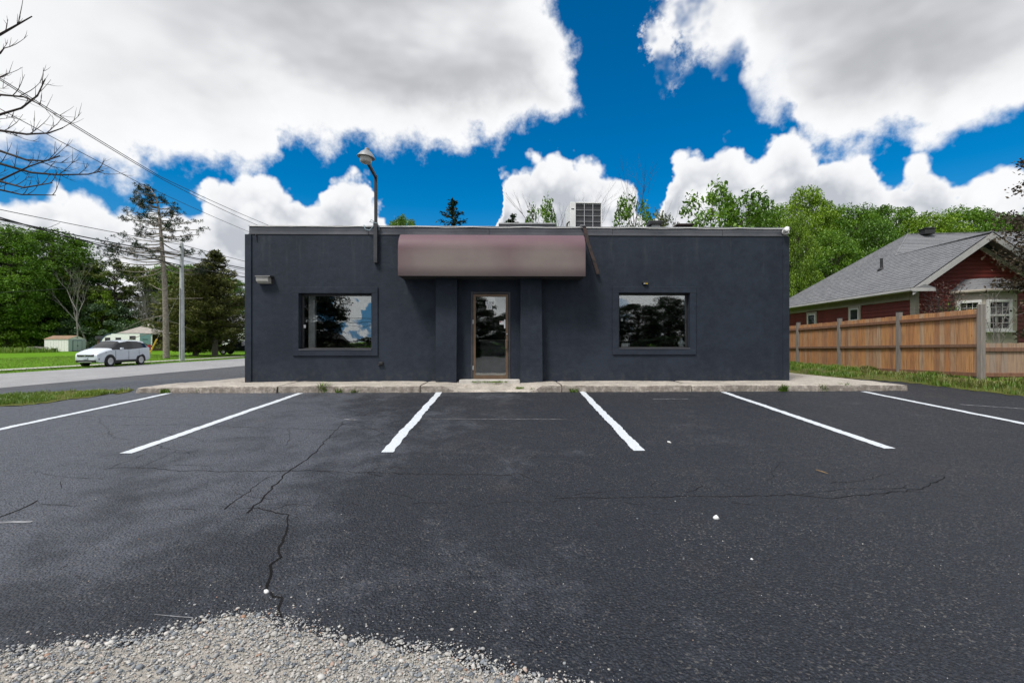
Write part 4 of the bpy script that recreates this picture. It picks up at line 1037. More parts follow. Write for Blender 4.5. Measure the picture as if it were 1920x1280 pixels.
for i in range(len(posts_y)-1):
    ya, yb = posts_y[i]+.06, posts_y[i+1]-.06; n = 15; wd = (yb-ya)/n
    for kk in range(n):
        y = ya+(kk+.5)*wd
        o = link('board', board_mesh(1.70, wd-.004), MAT['cedarboard'], wf); o.location = loc(FX+.02+rg.uniform(-.004, .004), y, fence_z(y)+.05+rg.uniform(-.006, .006))
    for hz, th in ((.10, .05), (.83, .04), (1.58, .045)):
        L = yb-ya; za, zb = fence_z(ya)+hz, fence_z(yb)+hz
        d = Vector((0, L, zb-za)); m = Matrix.Translation(loc(FX-.02, ya, za)) @ d.to_track_quat('Y', 'Z').to_matrix().to_4x4()
        MB().bbox(-.022, .022, .004, d.length-.004, -th, th, .005, m).build('rail', MAT['rail'], wf)
lf = empty('low_timber_fence', (FX+.1, 11.35, .7)); tag(lf, 'low pale weathered board fence running right from the corner post', 'fence')
n = 26; wd = .15
me = MB().bbox(-wd/2+.002, wd/2-.002, -.009, .009, 0, .86, .003).mesh('board')
for kk in range(n):
    o = link('board', me, MAT['paleboard'], lf); o.location = (wd*(kk+.5)-.03, .02+rg.uniform(-.003, .003), .03+rg.uniform(-.006, .006))
for z in (.10, .73): MB().bbox(-.03, n*wd, -.03, .006, z-.05, z+.05, .005).build('rail', MAT['rail'], lf)
MB().bbox(2.35, 2.46, -.05, .06, -.1, 1.0, .008).build('post', MAT['greypost'], lf)

# ------------------------------------------------------------------ red bungalow
HB = Vector((13.22, 15.0, .55)); HR = -R(5.5); ze = 3.41-.55; gz_ = 5.18-.55; rz_ = 6.43-.55
hs_ = empty('red_bungalow', HB, HR); tag(hs_, 'dark red sided bungalow with grey shingled hip and gable roof', 'house')
OV = .42
# walls (backing) and lapped siding boards
MB().box(OV+.03, OV+.15, .52, 9.5, 0, ze).build('side_wall', MAT['siding'], hs_)
b = MB(); gp = [(OV+.03, 0), (4.74-OV-.03, 0), (4.74-OV-.03, ze-.0), (2.37, ze+1.42), (OV+.03, ze-.0)]; b.prism(gp, .53, .65); b.build('gable_wall', MAT['siding'], hs_)
MB().box(4.35, 12, 2.30, 2.45, 0, ze).build('front_wall', MAT['siding'], hs_)
MB().box(11.9, 12, 2.46, 9.5, 0, ze).build('side_wall', MAT['siding'], hs_); MB().box(OV+.16, 11.89, 9.4, 9.52, 0, ze).build('back_wall', MAT['siding'], hs_)
LAP = .135
plank = MB().add([(0,0,0),(0,8.7,0),(-.035,0,0),(-.035,8.7,0),(-.006,0,LAP+.01),(-.006,8.7,LAP+.01),(0,0,LAP+.01),(0,8.7,LAP+.01)], [(2,3,1,0),(3,2,4,5),(4,6,7,5),(0,6,4,2),(1,3,5,7)]).mesh('siding_board')
for i in range(int((ze-.35)/LAP)):
    o = link('siding_board', plank, MAT['siding'], hs_); o.location = (OV+.029, .72, i*LAP)
for i in range(int((ze+1.4)/LAP)):
    z = i*LAP; half = 4.74/2-OV-.06 if z < ze else max(0, (ze+1.36-z)/1.42*(4.74/2-OV-.03))
    if half < .12: continue
    q = [(-half,0,0),(half,0,0),(-half,-.035,0),(half,-.035,0),(-half,-.006,LAP+.006),(half,-.006,LAP+.006),(-half,0,LAP+.006),(half,0,LAP+.006)]
    o = MB().add(q, [(0,1,3,2),(2,3,5,4),(4,5,7,6),(0,2,4,6),(1,7,5,3)]).build('siding_board', MAT['siding'], hs_); o.location = (2.37, .528, z)
for i in range(int((ze-.2)/LAP)):
    o = MB().add([(0,0,0),(7.6,0,0),(0,-.035,0),(7.6,-.035,0),(0,-.006,LAP+.006),(7.6,-.006,LAP+.006)], [(0,1,3,2),(2,3,5,4)]).build('siding_board', MAT['siding'], hs_); o.location = (4.37, 2.298, i*LAP)
# corner boards, frieze, soffit, gutter
MB().bbox(OV-.005, OV+.13, .49, .71, 0, ze-.02, .005).build('corner_board', MAT['trim'], hs_)
MB().bbox(4.74-OV-.14, 4.74-OV+.005, .49, .64, 0, ze-.02, .005).build('corner_board', MAT['trim'], hs_)
MB().bbox(OV-.008, OV+.10, .72, 9.4, ze-.34, ze-.06, .005).build('frieze_board', MAT['trim'], hs_)
MB().box(.03, OV+.02, .06, 9.9, ze-.055, ze-.035).build('soffit', MAT['soffit'], hs_)
MB().prism([(-.10, ze-.02), (-.11, ze-.10), (-.06, ze-.13), (.015, ze-.13), (.015, ze-.02)], .0, 9.96).build('gutter', MAT['fascia'], hs_)
MB().prism([(-.10, ze-.02), (-.10, ze-.10), (-.05, ze-.13), (.65, ze-.13), (.65, ze-.02)], -.06, .0, 'y').build('eave_return', MAT['fascia'], hs_)
MB().prism([(.02, ze-.015), (.66, ze-.015), (.34, ze+.10)], -.04, .5).build('return_roof', MAT['shingle'], hs_)
# rake boards of the gable
def rake(xa, za, xb, zb, y0, y1, hgt, name, mat):
    MB().prism([(xa, za), (xb, zb), (xb, zb-hgt), (xa, za-hgt)] if xa < xb else [(xb, zb), (xa, za), (xa, za-hgt), (xb, zb-hgt)], y0, y1).build(name, mat, hs_)
rake(-.02, ze-.04, 2.368, gz_-.03, -.03, .0, .21, 'rake_board', MAT['fascia']); rake(2.372, gz_-.03, 4.76, ze-.04, -.03, .0, .21, 'rake_board', MAT['fascia'])
rake(.35, ze+.02, 2.369, gz_-.26, .46, .50, .16, 'frieze_board', MAT['trim']); rake(2.371, gz_-.26, 4.4, ze+.02, .46, .50, .16, 'frieze_board', MAT['trim'])
rake(.0, ze-.05, 2.369, gz_-.05, .005, .46, .03, 'soffit', MAT['soffit']); rake(2.371, gz_-.05, 4.74, ze-.05, .005, .46, .03, 'soffit', MAT['soffit'])
# stepped shingle courses on each roof plane
def courses(poly_edges, name, z0, z1, n, nrm):
    """poly_edges(t) -> two end points of the course line at height fraction t"""
    b = MB(); up = Vector(nrm).normalized()
    for i in range(n):
        a0, c0 = poly_edges(i/n); a1, c1 = poly_edges(min(1, (i+1.15)/n))
        q = [a0+up*.022, c0+up*.022, c1+up*.008, a1+up*.008, a0+up*.0, c0+up*.0]
        b.add(q, [(0, 1, 2, 3), (4, 5, 1, 0)])
    o = b.build(name, MAT['shingle'], hs_); o['kind'] = 'stuff'; return o
V3 = lambda x, y, z: Vector((x, y, z))
def left_edges(t):
    z = ze+(rz_-ze)*t; x = 4.053*t; yb = 9.96-4.05*t
    ya = -.03 if x <= 2.37 else 4.23+(x-2.37)
    return V3(x-.0, ya, z), V3(x, yb, z)
courses(left_edges, 'shingle_courses', ze, rz_, 36, (-.6, 0, .8))
def gable_right(t): 
    x = 4.74-2.37*t; return V3(x, 1.86+2.37*t, ze+(gz_-ze)*t), V3(x, -.03, ze+(gz_-ze)*t)
courses(gable_right, 'shingle_courses', ze, gz_, 21, (.6, 0, .8))
def front_main(t):
    z = ze+(rz_-ze)*t; y = 1.86+4.05*t; xa = (4.74-(y-1.86)) if y < 4.23 else (y-1.86)
    return V3(12.4, y, z), V3(xa, y, z)
courses(lambda t: front_main(t)[::-1], 'shingle_courses', ze, rz_, 36, (0, -.6, .8))
MB().add([(0, 9.96, ze), (4.05, 5.91, rz_), (12.4, 5.91, rz_), (12.4, 9.96, ze)], [(0, 3, 2, 1)]).build('rear_roof', MAT['shingle'], hs_)
MB().tube([V3(4.05, 5.91, rz_+.02), V3(12.4, 5.91, rz_+.02)], .03, 6).build('ridge_cap', MAT['shingle'], hs_)
MB().tube([V3(4.05, 5.91, rz_+.015), V3(0, 9.96, ze+.015)], .028, 6).build('ridge_cap', MAT['shingle'], hs_)
MB().tube([V3(2.37, -.03, gz_+.01), V3(2.37, 4.23, gz_+.01)], .03, 6).build('ridge_cap', MAT['shingle'], hs_)
MB().tube([V3(2.37, 4.23, gz_+.01), V3(4.05, 5.91, rz_+.015)], .028, 6).build('ridge_cap', MAT['shingle'], hs_)
# roof fittings
v = empty('roof_vent'); v.parent = hs_; v.location = (4.72, 5.75, rz_)
MB().bbox(-.20, .20, -.2, .2, -.05, .18, .02).build('vent_box', MAT['black'], v); MB().bbox(-.24, .24, -.24, .24, .182, .215, .015).build('vent_lid', MAT['black'], v)
MB().tube([V3(1.55, 3.8, ze+1.1), V3(1.55, 3.8, ze+1.62)], .05, 10).build('vent_pipe', MAT['black'], hs_); MB().lathe([(.16, 0), (.055, .10), (.05, .12)], 12, Matrix.Translation((1.55, 3.8, ze+1.14))).build('pipe_boot', MAT['black'], hs_)
# windows of the side wall
def hwin(y0, y1, z0, z1):
    wn = empty('window'); wn.parent = hs_; xw = OV+.029; c = .09
    f = MB(); xx0, xx1 = xw-.075, xw-.025
    f.bbox(xx0, xx1, y0-c, y0, z0-c, z1+c, .005); f.bbox(xx0, xx1, y1, y1+c, z0-c, z1+c, .005); f.bbox(xx0+.001, xx1, y0+.001, y1-.001, z1, z1+c, .005); f.bbox(xx0+.001, xx1, y0+.001, y1-.001, z0-c, z0, .005)
    f.build('casing', MAT['trim'], wn)
    g = MB(); s = .055; g.bbox(xx0-.01, xx0+.03, y0+.002, y0+s, z0+.002, z1-.002, .004); g.bbox(xx0-.01, xx0+.03, y1-s, y1-.002, z0+.002, z1-.002, .004); g.bbox(xx0-.009, xx0+.03, y0+s, y1-s, z1-s, z1-.002, .004); g.bbox(xx0-.009, xx0+.03, y0+s, y1-s, z0+.002, z0+s, .004)
    g.build('sash', MAT['trimwhite'], wn); MB().box(xx0+.008, xx0+.014, y0+s, y1-s, z0+s, z1-s).build('pane', MAT['darkglass'], wn)
def side_hit(px, py):
    # photo position -> point of the side wall plane, house-local (y, z)
    e = Vector((math.cos(HR), math.sin(HR))); nrm = Vector((-math.sin(HR), math.cos(HR)))
    r = Vector(((px-960)/F, 1)); t = (HB.xy.dot(e)+OV)/r.dot(e); q = t*r-HB.xy
    return q.dot(nrm), CAMZ-(py-640)/F*t-HB.z
for (pa, pb, pt, pbt) in ((1516, 1530, 588, 612), (1595, 1612, 577, 602)):
    ya, zt_ = side_hit(pb, pt); yb, zb_ = side_hit(pa, pbt); hwin(ya, yb, zb_, zt_)
# bay window
bay = empty('bay_window'); bay.parent = hs_
bp = [(1.656, .505), (2.08, -.10), (3.02, -.10), (3.45, .505)]
zb1 = 3.27-.55
MB().prism(bp, .1, zb1, 'z').build('bay_wall', MAT['trim'], bay)
ov = [(1.52, .51), (1.99, -.24), (3.11, -.24), (3.59, .51)]; tp = [(1.95, .51), (2.2, .25), (2.9, .25), (3.15, .51)]
b = MB(); b.add([(x, y, zb1+.0) for x, y in ov]+[(x, y, zb1+.05) for x, y in ov]+[(x, y, zb1+.44) for x, y in tp], [(0,3,2,1),(0,1,5,4),(1,2,6,5),(2,3,7,6),(4,5,9,8),(5,6,10,9),(6,7,11,10),(8,9,10,11)]); b.build('bay_roof', MAT['shingle'], bay)
b = MB()
for i in range(3): b.tube([(ov[i][0], ov[i][1], zb1+.0), (ov[i+1][0], ov[i+1][1], zb1+.0)], .045, 6)
b.build('bay_gutter', MAT['trim'], bay)
zw0, zw1 = 1.97-.55, 2.98-.55
def baywin(p, q, fa, fb):
    P0, P1 = Vector((*p, 0)).lerp(Vector((*q, 0)), fa), Vector((*p, 0)).lerp(Vector((*q, 0)), fb)
    d = (P1-P0); L = d.length; d.normalize(); nn = Vector((d.y, -d.x, 0))
    m = Matrix(((d.x, -nn.x, 0, P0.x), (d.y, -nn.y, 0, P0.y), (0, 0, 1, 0), (0, 0, 0, 1)))
    wn = empty('window'); wn.parent = hs_; c = .085; y0, y1 = -.07, -.004
    f = MB(); f.bbox(0, c, y0, y1, zw0, zw1, .006, m); f.bbox(L-c, L, y0, y1, zw0, zw1, .006, m); f.bbox(c, L-c, y0+.002, y1, zw1-c, zw1, .006, m); f.bbox(c, L-c, y0+.002, y1, zw0, zw0+c, .006, m); f.bbox(c, L-c, y0+.004, y1, (zw0+zw1)/2-.03, (zw0+zw1)/2+.03, .006, m)
    f.bbox(-.04, L+.04, y0-.05, y1, zw0-.05, zw0-.002, .006, m); f.build('frame', MAT['trimwhite'], wn)
    MB().box(c, L-c, -.03, -.024, zw0+c, zw1-c, m).build('pane', MAT['darkglass'], wn)
    mu = MB()
    for fx_ in (1/3, 2/3): mu.box(c+(L-2*c)*fx_-.006, c+(L-2*c)*fx_+.006, -.040, -.031, zw0+c, zw1-c, m)
    for fz_ in (.25, .75): mu.box(c, L-c, -.0395, -.0315, zw0+(zw1-zw0)*fz_-.006, zw0+(zw1-zw0)*fz_+.006, m)
    mu.build('muntins', MAT['trimwhite'], wn)
baywin(bp[1], bp[2], .02, .80); baywin(bp[0], bp[1], .12, .92)

# ------------------------------------------------------------------ trees
def curve_pts(a, b_, sag, n, rg, wob):
    a, b_ = Vector(a), Vector(b_); res = []
    for i in range(n+1):
        t = i/n; p = a.lerp(b_, t); p.z += sag*math.sin(math.pi*t)
        if 0 < i < n: p += Vector((rg.gauss(0, wob), rg.gauss(0, wob), rg.gauss(0, wob)))
        res.append(p)
    return res
def make_tree(seed, H, rad, base, nclump, per, leaf, shape='round', trunk_r=.22, squash=.7, crad=.9, up=.6):
    """returns trunk mesh and crown mesh of a broadleaf tree, H tall, crown radius rad starting at base"""
    rg = random.Random(seed); rng = np.random.default_rng(seed)
    tb = MB(); top = H*.86; tp = [Vector((0, 0, -.15))]; x = y = 0
    for i in range(1, 9):
        x += rg.gauss(0, .018*H*.25); y += rg.gauss(0, .018*H*.25); tp.append(Vector((x, y, top*i/8)))
    tb.tube(tp, [trunk_r*1.25]+[trunk_r*(1-.88*(i/8)**.9) for i in range(1, 9)], 8)
    def trunk_at(z):
        t = max(0, min(7.99, z/top*8)); i = int(t); return tp[i].lerp(tp[i+1], t-i)
    cz = (base+H)/2; hz = (H-base)/2; C = []
    lob = [(rg.uniform(0, 6.28), rg.uniform(-.7, .9), rg.uniform(.75, 1.25)) for _ in range(9)]
    tries = 0
    while len(C) < nclump and tries < 20000:
        tries += 1
        a = rg.uniform(0, 6.28); v = rg.uniform(-1, 1); rr = rg.uniform(.25, 1)**.45
        prof = {'round': math.sqrt(max(0, 1-v*v*.92)), 'tall': math.sqrt(max(0, 1-abs(v)**2.4))*(.95-.25*v), 'cone': (1-v)/2*.95+.08, 'bush': math.sqrt(max(0, 1-((v+1)/2)**2.2))}[shape]
        bump_ = 1
        for la_, lv, ls in lob:
            dd = (math.cos(a-la_)-1)*1.6-(v-lv)**2*2.2; bump_ += (ls-1)*math.exp(dd)*1.2
        r = rad*prof*rr*bump_
        p = Vector((math.cos(a)*r, math.sin(a)*r, cz+v*hz*(.9+.1*bump_)))
        p += Vector((tp[-1].x*.6, tp[-1].y*.6, 0))
        if all((p-q).length > crad*.62 for q in C): C.append(p)
    cen = []
    for p in C:
        hub = math.sqrt(p.x**2+p.y**2); z0 = max(base*.55, min(top*.93, p.z-hub*.75-.2*H*.1)); s = trunk_at(z0)
        br = curve_pts(s, p, .12*hub, 4, rg, .03*hub+.01); r0 = trunk_r*.30*(.4+.6*hub/max(rad, .1))
        tb.tube(br, [r0, r0*.75, r0*.5, r0*.3, r0*.12], 4, cap=False)
        k = int(per*rg.uniform(.6, 1.35)); cr = crad*rg.uniform(.65, 1.25)
        d = rng.normal(size=(k, 3)); d /= np.linalg.norm(d, axis=1, keepdims=True); q = d*(rng.uniform(0, 1, (k, 1))**.5)*cr
        q[:, 2] *= squash; q[:, 2] -= .25*(q[:, 0]**2+q[:, 1]**2)/cr
        cen.append(q+np.array(p))
    cen = np.concatenate(cen)
    return tb.mesh('trunk', 60), leaf_mesh('crown', cen, leaf, rng, up)
def place_tree(variant, name, pos, H, width, rot, label, leafmat, barkmat='bark', cat='tree', group=None):
    tm, cm, vh, vr = variant
    o = empty(name, pos, rot); o.scale = (width/(2*vr), width/(2*vr), H/vh); tag(o, label, cat, group)
    link('trunk', tm, MAT[barkmat], o); link('crown', cm, MAT[leafmat], o); return o
def var(seed, H, rad, *a, **k):
    t, c = make_tree(seed, H, rad, *a, **k); return (t, c, H, rad)
V_round = var(1, 16, 5.2, 2.8, 170, 260, .27, crad=1.5, trunk_r=.3, squash=.5, up=1.3)
V_round2 = var(2, 16, 5.0, 2.2, 180, 240, .26, crad=1.4, trunk_r=.28, squash=.5, up=1.3)
V_tall = var(3, 18, 4.2, 3.5, 240, 170, .25, shape='tall', crad=1.1, trunk_r=.28)
V_dense = var(7, 12, 4.4, .9, 190, 250, .22, shape='tall', crad=1.2, trunk_r=.25, squash=.5, up=1.3)
V_bush = var(4, 5, 3.0, .2, 110, 170, .2, shape='bush', crad=.8, trunk_r=.12, squash=.55, up=1.2)
V_young = var(5, 11, 2.8, 2.0, 60, 95, .30, shape='round', crad=.95, trunk_r=.14, squash=.75, up=1.0)
V_open = var(6, 14, 4.4, 4.0, 85, 120, .30, crad=.95, trunk_r=.25, squash=.55)
def at_ground(px, d): return Vector(((px-960)/F*d, d, terrain((px-960)/F*d, d)-.03))
def tr(variant, name, px, top, d, wpx, rot, label, leafmat, group, **k):
    p = at_ground(px, d); H = (640-top)/F*d+CAMZ-p.z; return place_tree(variant, name, p, H, wpx/F*d, rot, label, leafmat, group=group, **k)
gL = 'wood beyond the lawn on the left'
tr(V_tall, 'broadleaf_tree', 12, 428, 86, 120, .3, 'tall green tree at the left edge of the photo behind the lawn', 'leaf_mid', gL)
tr(V_round, 'broadleaf_tree', 100, 438, 98, 175, 1.2, 'largest green tree crown behind the white shed', 'leaf_mid', gL)
tr(V_round2, 'broadleaf_tree', 40, 505, 92, 150, 2.6, 'mid-height green tree in front of the tall trees at far left', 'leaf_mid', gL)
tr(V_tall, 'broadleaf_tree', -75, 440, 84, 150, 4, 'green tree cut by the left photo edge', 'leaf_dark', gL)
tr(V_round2, 'broadleaf_tree', 152, 500, 98, 110, 3.3, 'darker tree between the bare tree and the largest crown', 'leaf_dark', gL)
tr(V_open, 'broadleaf_tree', 218, 494, 100, 130, .9, 'olive green spreading tree above the camper trailer', 'leaf_olive', gL)
tr(V_open, 'broadleaf_tree', 275, 505, 104, 110, 2.2, 'olive tree directly behind the tall pine trunk', 'leaf_olive', gL)
tr(V_round, 'broadleaf_tree', 330, 498, 108, 120, 5, 'green tree between the pine trunk and the utility pole', 'leaf_mid', gL)
tr(V_round2, 'broadleaf_tree', 395, 520, 112, 130, 1.9, 'green tree hidden behind the dark cedar', 'leaf_dark', gL)
tr(V_round2, 'broadleaf_tree', 465, 560, 120, 120, .4, 'distant green tree next to the building corner', 'leaf_dark', gL)
tr(V_bush, 'leafy_shrub', -2, 576, 86, 95, .5, 'bright green shrub at the left photo edge by the lawn', 'leaf_light', gL, cat='shrub')
tr(V_bush, 'leafy_shrub', 104, 576, 93, 110, 1.5, 'bright green shrub right behind the white shed', 'leaf_mid', gL, cat='shrub')
tr(V_bush, 'leafy_shrub', 192, 568, 96, 110, 2.5, 'grey green rounded shrub left of the camper trailer', 'leaf_grey', gL, cat='shrub')
tr(V_young, 'leafy_shrub', 188, 545, 95, 45, 2.0, 'slim yellow green sapling above the grey green shrub', 'leaf_light', gL, cat='tree')
tr(V_bush, 'leafy_shrub', 250, 600, 100, 130, 3.5, 'dark undergrowth behind the pale pavilion roof', 'leaf_dark', gL, cat='shrub')
tr(V_bush, 'leafy_shrub', 42, 600, 92, 140, 5.5, 'dark undergrowth left of the white shed', 'leaf_dark', gL, cat='shrub')
tr(V_bush, 'leafy_shrub', 330, 612, 104, 120, 4.5, 'dark undergrowth behind the pine trunk foot', 'leaf_dark', gL, cat='shrub')
tr(V_bush, 'leafy_shrub', 150, 596, 102, 150, .8, 'dark undergrowth behind the grey green shrub', 'leaf_dark', gL, cat='shrub')
tr(V_open, 'broadleaf_tree', 366, 512, 72, 120, 2.9, 'olive leafy tree between the utility pole and the wide cedar', 'leaf_olive', gL)
tr(V_round, 'broadleaf_tree', -190, 445, 88, 170, 1.7, 'first tree of the wood beyond the left photo edge', 'leaf_mid', gL)
tr(V_round2, 'broadleaf_tree', -330, 455, 86, 180, 3.1, 'second tree of the wood beyond the left photo edge', 'leaf_dark', gL)
gR = 'trees behind the bungalow and the building'
tr(V_dense, 'broadleaf_tree', 1512, 352, 33, 140, .2, 'tallest bright green tree just right of the commercial building', 'leaf_light', gR)
tr(V_dense, 'broadleaf_tree', 1496, 400, 26, 78, 1.4, 'yellow green leafy tree touching the right corner of the building', 'leaf_light', gR)
tr(V_round, 'broadleaf_tree', 1592, 396, 40, 150, 2.1, 'green tree left of the bungalow roof peak', 'leaf_mid', gR)
tr(V_dense, 'broadleaf_tree', 1640, 408, 34, 120, 3.6, 'mid green tree rising over the left bungalow roof slope', 'leaf_mid', gR)
tr(V_round2, 'broadleaf_tree', 1670, 392, 46, 150, 3.0, 'green tree directly behind the bungalow roof vent', 'leaf_mid', gR)
tr(V_dense, 'broadleaf_tree', 1742, 397, 42, 140, 4.4, 'green tree right of the bungalow roof vent', 'leaf_light', gR)
tr(V_round, 'broadleaf_tree', 1815, 394, 47, 150, 5.2, 'green tree above the bungalow gable peak', 'leaf_mid', gR)
tr(V_dense, 'broadleaf_tree', 1880, 402, 40, 130, .9, 'green tree right of the gable peak behind purple leaves', 'leaf_mid', gR)
tr(V_round2, 'broadleaf_tree', 1960, 400, 44, 160, 2.0, 'green tree cut by the right photo edge', 'leaf_mid', gR)
tr(V_dense, 'broadleaf_tree', 1560, 430, 29, 110, 5.9, 'lower green tree behind the rear end of the bungalow', 'leaf_mid', gR)
tr(V_young, 'broadleaf_tree', 1326, 352, 27, 115, .6, 'young tree with upright leaves, left of the pair over the roof', 'leaf_mid', gR)
tr(V_young, 'broadleaf_tree', 1392, 358, 28, 150, 2.8, 'young tree with upright leaves, right of the pair over the roof', 'leaf_mid', gR)
tr(V_round, 'broadleaf_tree', 1435, 392, 38, 120, 4.0, 'green tree behind the right end of the flat roof', 'leaf_mid', gR)
tr(V_young, 'broadleaf_tree', 1188, 368, 30, 85, 4.2, 'small tree top right of the air conditioner', 'leaf_mid', gR)
tr(V_young, 'broadleaf_tree', 1245, 402, 33, 70, 5.4, 'faint small tree top behind the black roof vent', 'leaf_olive', gR)
tr(V_young, 'broadleaf_tree', 1014, 377, 30, 70, 1.1, 'small tree top left of the air conditioner', 'leaf_mid', gR)
tr(V_round2, 'broadleaf_tree', 760, 410, 42, 80, 3.9, 'rounded tree top right of the area lamp post', 'leaf_mid', gR)
# trees across the street, seen only mirrored in the glass
gB = 'trees across the street mirrored in the windows'
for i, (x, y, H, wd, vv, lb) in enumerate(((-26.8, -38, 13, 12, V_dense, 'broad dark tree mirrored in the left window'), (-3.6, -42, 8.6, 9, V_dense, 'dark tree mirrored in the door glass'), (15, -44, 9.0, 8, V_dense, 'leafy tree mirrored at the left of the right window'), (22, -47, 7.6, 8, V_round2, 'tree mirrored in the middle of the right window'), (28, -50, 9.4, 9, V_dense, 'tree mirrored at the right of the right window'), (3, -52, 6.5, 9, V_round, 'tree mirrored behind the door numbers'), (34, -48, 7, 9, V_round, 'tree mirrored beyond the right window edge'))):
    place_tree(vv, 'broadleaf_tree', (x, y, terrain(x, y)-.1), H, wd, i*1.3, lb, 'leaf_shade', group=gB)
mh = empty('gabled_house', (-47.3, -95, -.4), R(0)); tag(mh, 'dark gabled house across the street mirrored in the left window', 'house')
MB().box(-8, 8, -5, 5, 0, 2.0).build('wall', MAT['brownwood'], mh)
MB().add([(-8.6, -5.6, 2.0), (8.6, -5.6, 2.0), (8.6, 5.6, 2.0), (-8.6, 5.6, 2.0), (-6, 0, 4.6), (5.2, 0, 4.6)], [(0, 1, 5, 4), (1, 2, 5), (2, 3, 4, 5), (3, 0, 4), (3, 2, 1, 0)]).build('roof', MAT['darkroof'], mh)

for i in range(13):  # unseen hedge row, added to darken the lower part of the glass reflections
    x = -62+i*9.5; place_tree(V_bush, 'leafy_shrub', (x, -38.5-(i % 3)*1.2, terrain(x, -38)-.1), 2.2+.4*(i % 2), 10.5, i*.9, ['first', 'second', 'third', 'fourth', 'fifth', 'sixth', 'seventh', 'eighth', 'ninth', 'tenth', 'eleventh', 'twelfth', 'last'][i]+' added dark hedge shrub that darkens the glass reflections, counted along the street', 'leaf_shade', cat='shrub', group='added hedge across the street')
# conifers --------------------------------------------------------------
def spray_tree(seed, H, rad, nbr, per, size, base, taper=1.0, droop=.15, upsweep=.0, spread=.25, trunk_r=.2, bare=0.0):
    rg = random.Random(seed); rng = np.random.default_rng(seed); tb = MB(); tb.tube([(0, 0, -.1), (.05, 0, H*.5), (0, 0, H)], [trunk_r, trunk_r*.6, .02], 7); cen = []; dr_ = []
    for i in range(nbr):
        t = (i+rg.random())/nbr; z = base+(H*.985-base)*t; L = rad*((1-t)**taper)*rg.uniform(.45, 1.2)+.12; a = rg.uniform(0, 6.28)
        d = Vector((math.cos(a), math.sin(a), 0)); p0 = Vector((0, 0, z)); n = max(4, int(L/.35)); path = []
        for k in range(n+1):
            f = k/n; path.append(p0+d*L*f+Vector((0, 0, -droop*L*f+upsweep*L*f*f)))
        tb.tube([path[0], path[n//2], path[-1]], [.03+.012*L, .02+.006*L, .008], 4, cap=False)
        for k in range(n+1):
            f = k/n
            if f < bare: continue
            m = max(1, int(per*(.5+.9*f))); q = rng.normal(size=(m, 3))*np.array([spread*(.4+L*.16*(1-abs(f-.5))), spread*(.4+L*.16*(1-abs(f-.5))), .09])
            cen.append(q+np.array(path[k])); dr_.append(np.tile(np.array([d.x, d.y, -droop*.5+upsweep*f]), (m, 1))+rng.normal(size=(m, 3))*.45)
    cen = np.concatenate(cen); dd = np.concatenate(dr_)
    return tb.mesh('trunk', 60), leaf_mesh('crown', cen, size, rng, .8, .34, dd)
def conifer(name, px, base_d, H, args, leafmat, label, cat='tree', group=None, z=None, bark='bark'):
    t, c = spray_tree(**args); p = at_ground(px, base_d); o = empty(name, p); tag(o, label, cat, group); link('trunk', t, MAT[bark], o); link('crown', c, MAT[leafmat], o); return o
Hs = (640-375)/F*40+1.7
conifer('spruce_tree', 849, 40, Hs-.5, dict(seed=3, H=Hs-.5, rad=4.4, nbr=120, per=7, size=.34, base=1.5, taper=.85, droop=.10, upsweep=.25, spread=.22), 'needle', 'dark spruce top showing above the middle of the flat roof')
conifer('spruce_tree', 961, 42, (640-402)/F*42+1.2, dict(seed=5, H=(640-402)/F*42+1.2, rad=3.4, nbr=95, per=6, size=.34, base=1.5, taper=.85, droop=.10, upsweep=.25, spread=.22), 'needle', 'small dark spruce tip above the roof hatch')
conifer('cedar_tree', 403, 54, 12.6, dict(seed=8, H=12.6, rad=5.2, nbr=230, per=11, size=.38, base=1.9, taper=.75, droop=-.06, upsweep=.12, spread=.42, trunk_r=.35), 'cedar', 'wide brownish dark cedar right of the utility pole')
conifer('cedar_tree', 366, 56, 10.6, dict(seed=9, H=10.2, rad=5.4, nbr=210, per=11, size=.42, base=.4, taper=.55, droop=-.04, upsweep=.1, spread=.42, trunk_r=.3), 'cedar', 'lower brownish cedar just behind the utility pole')

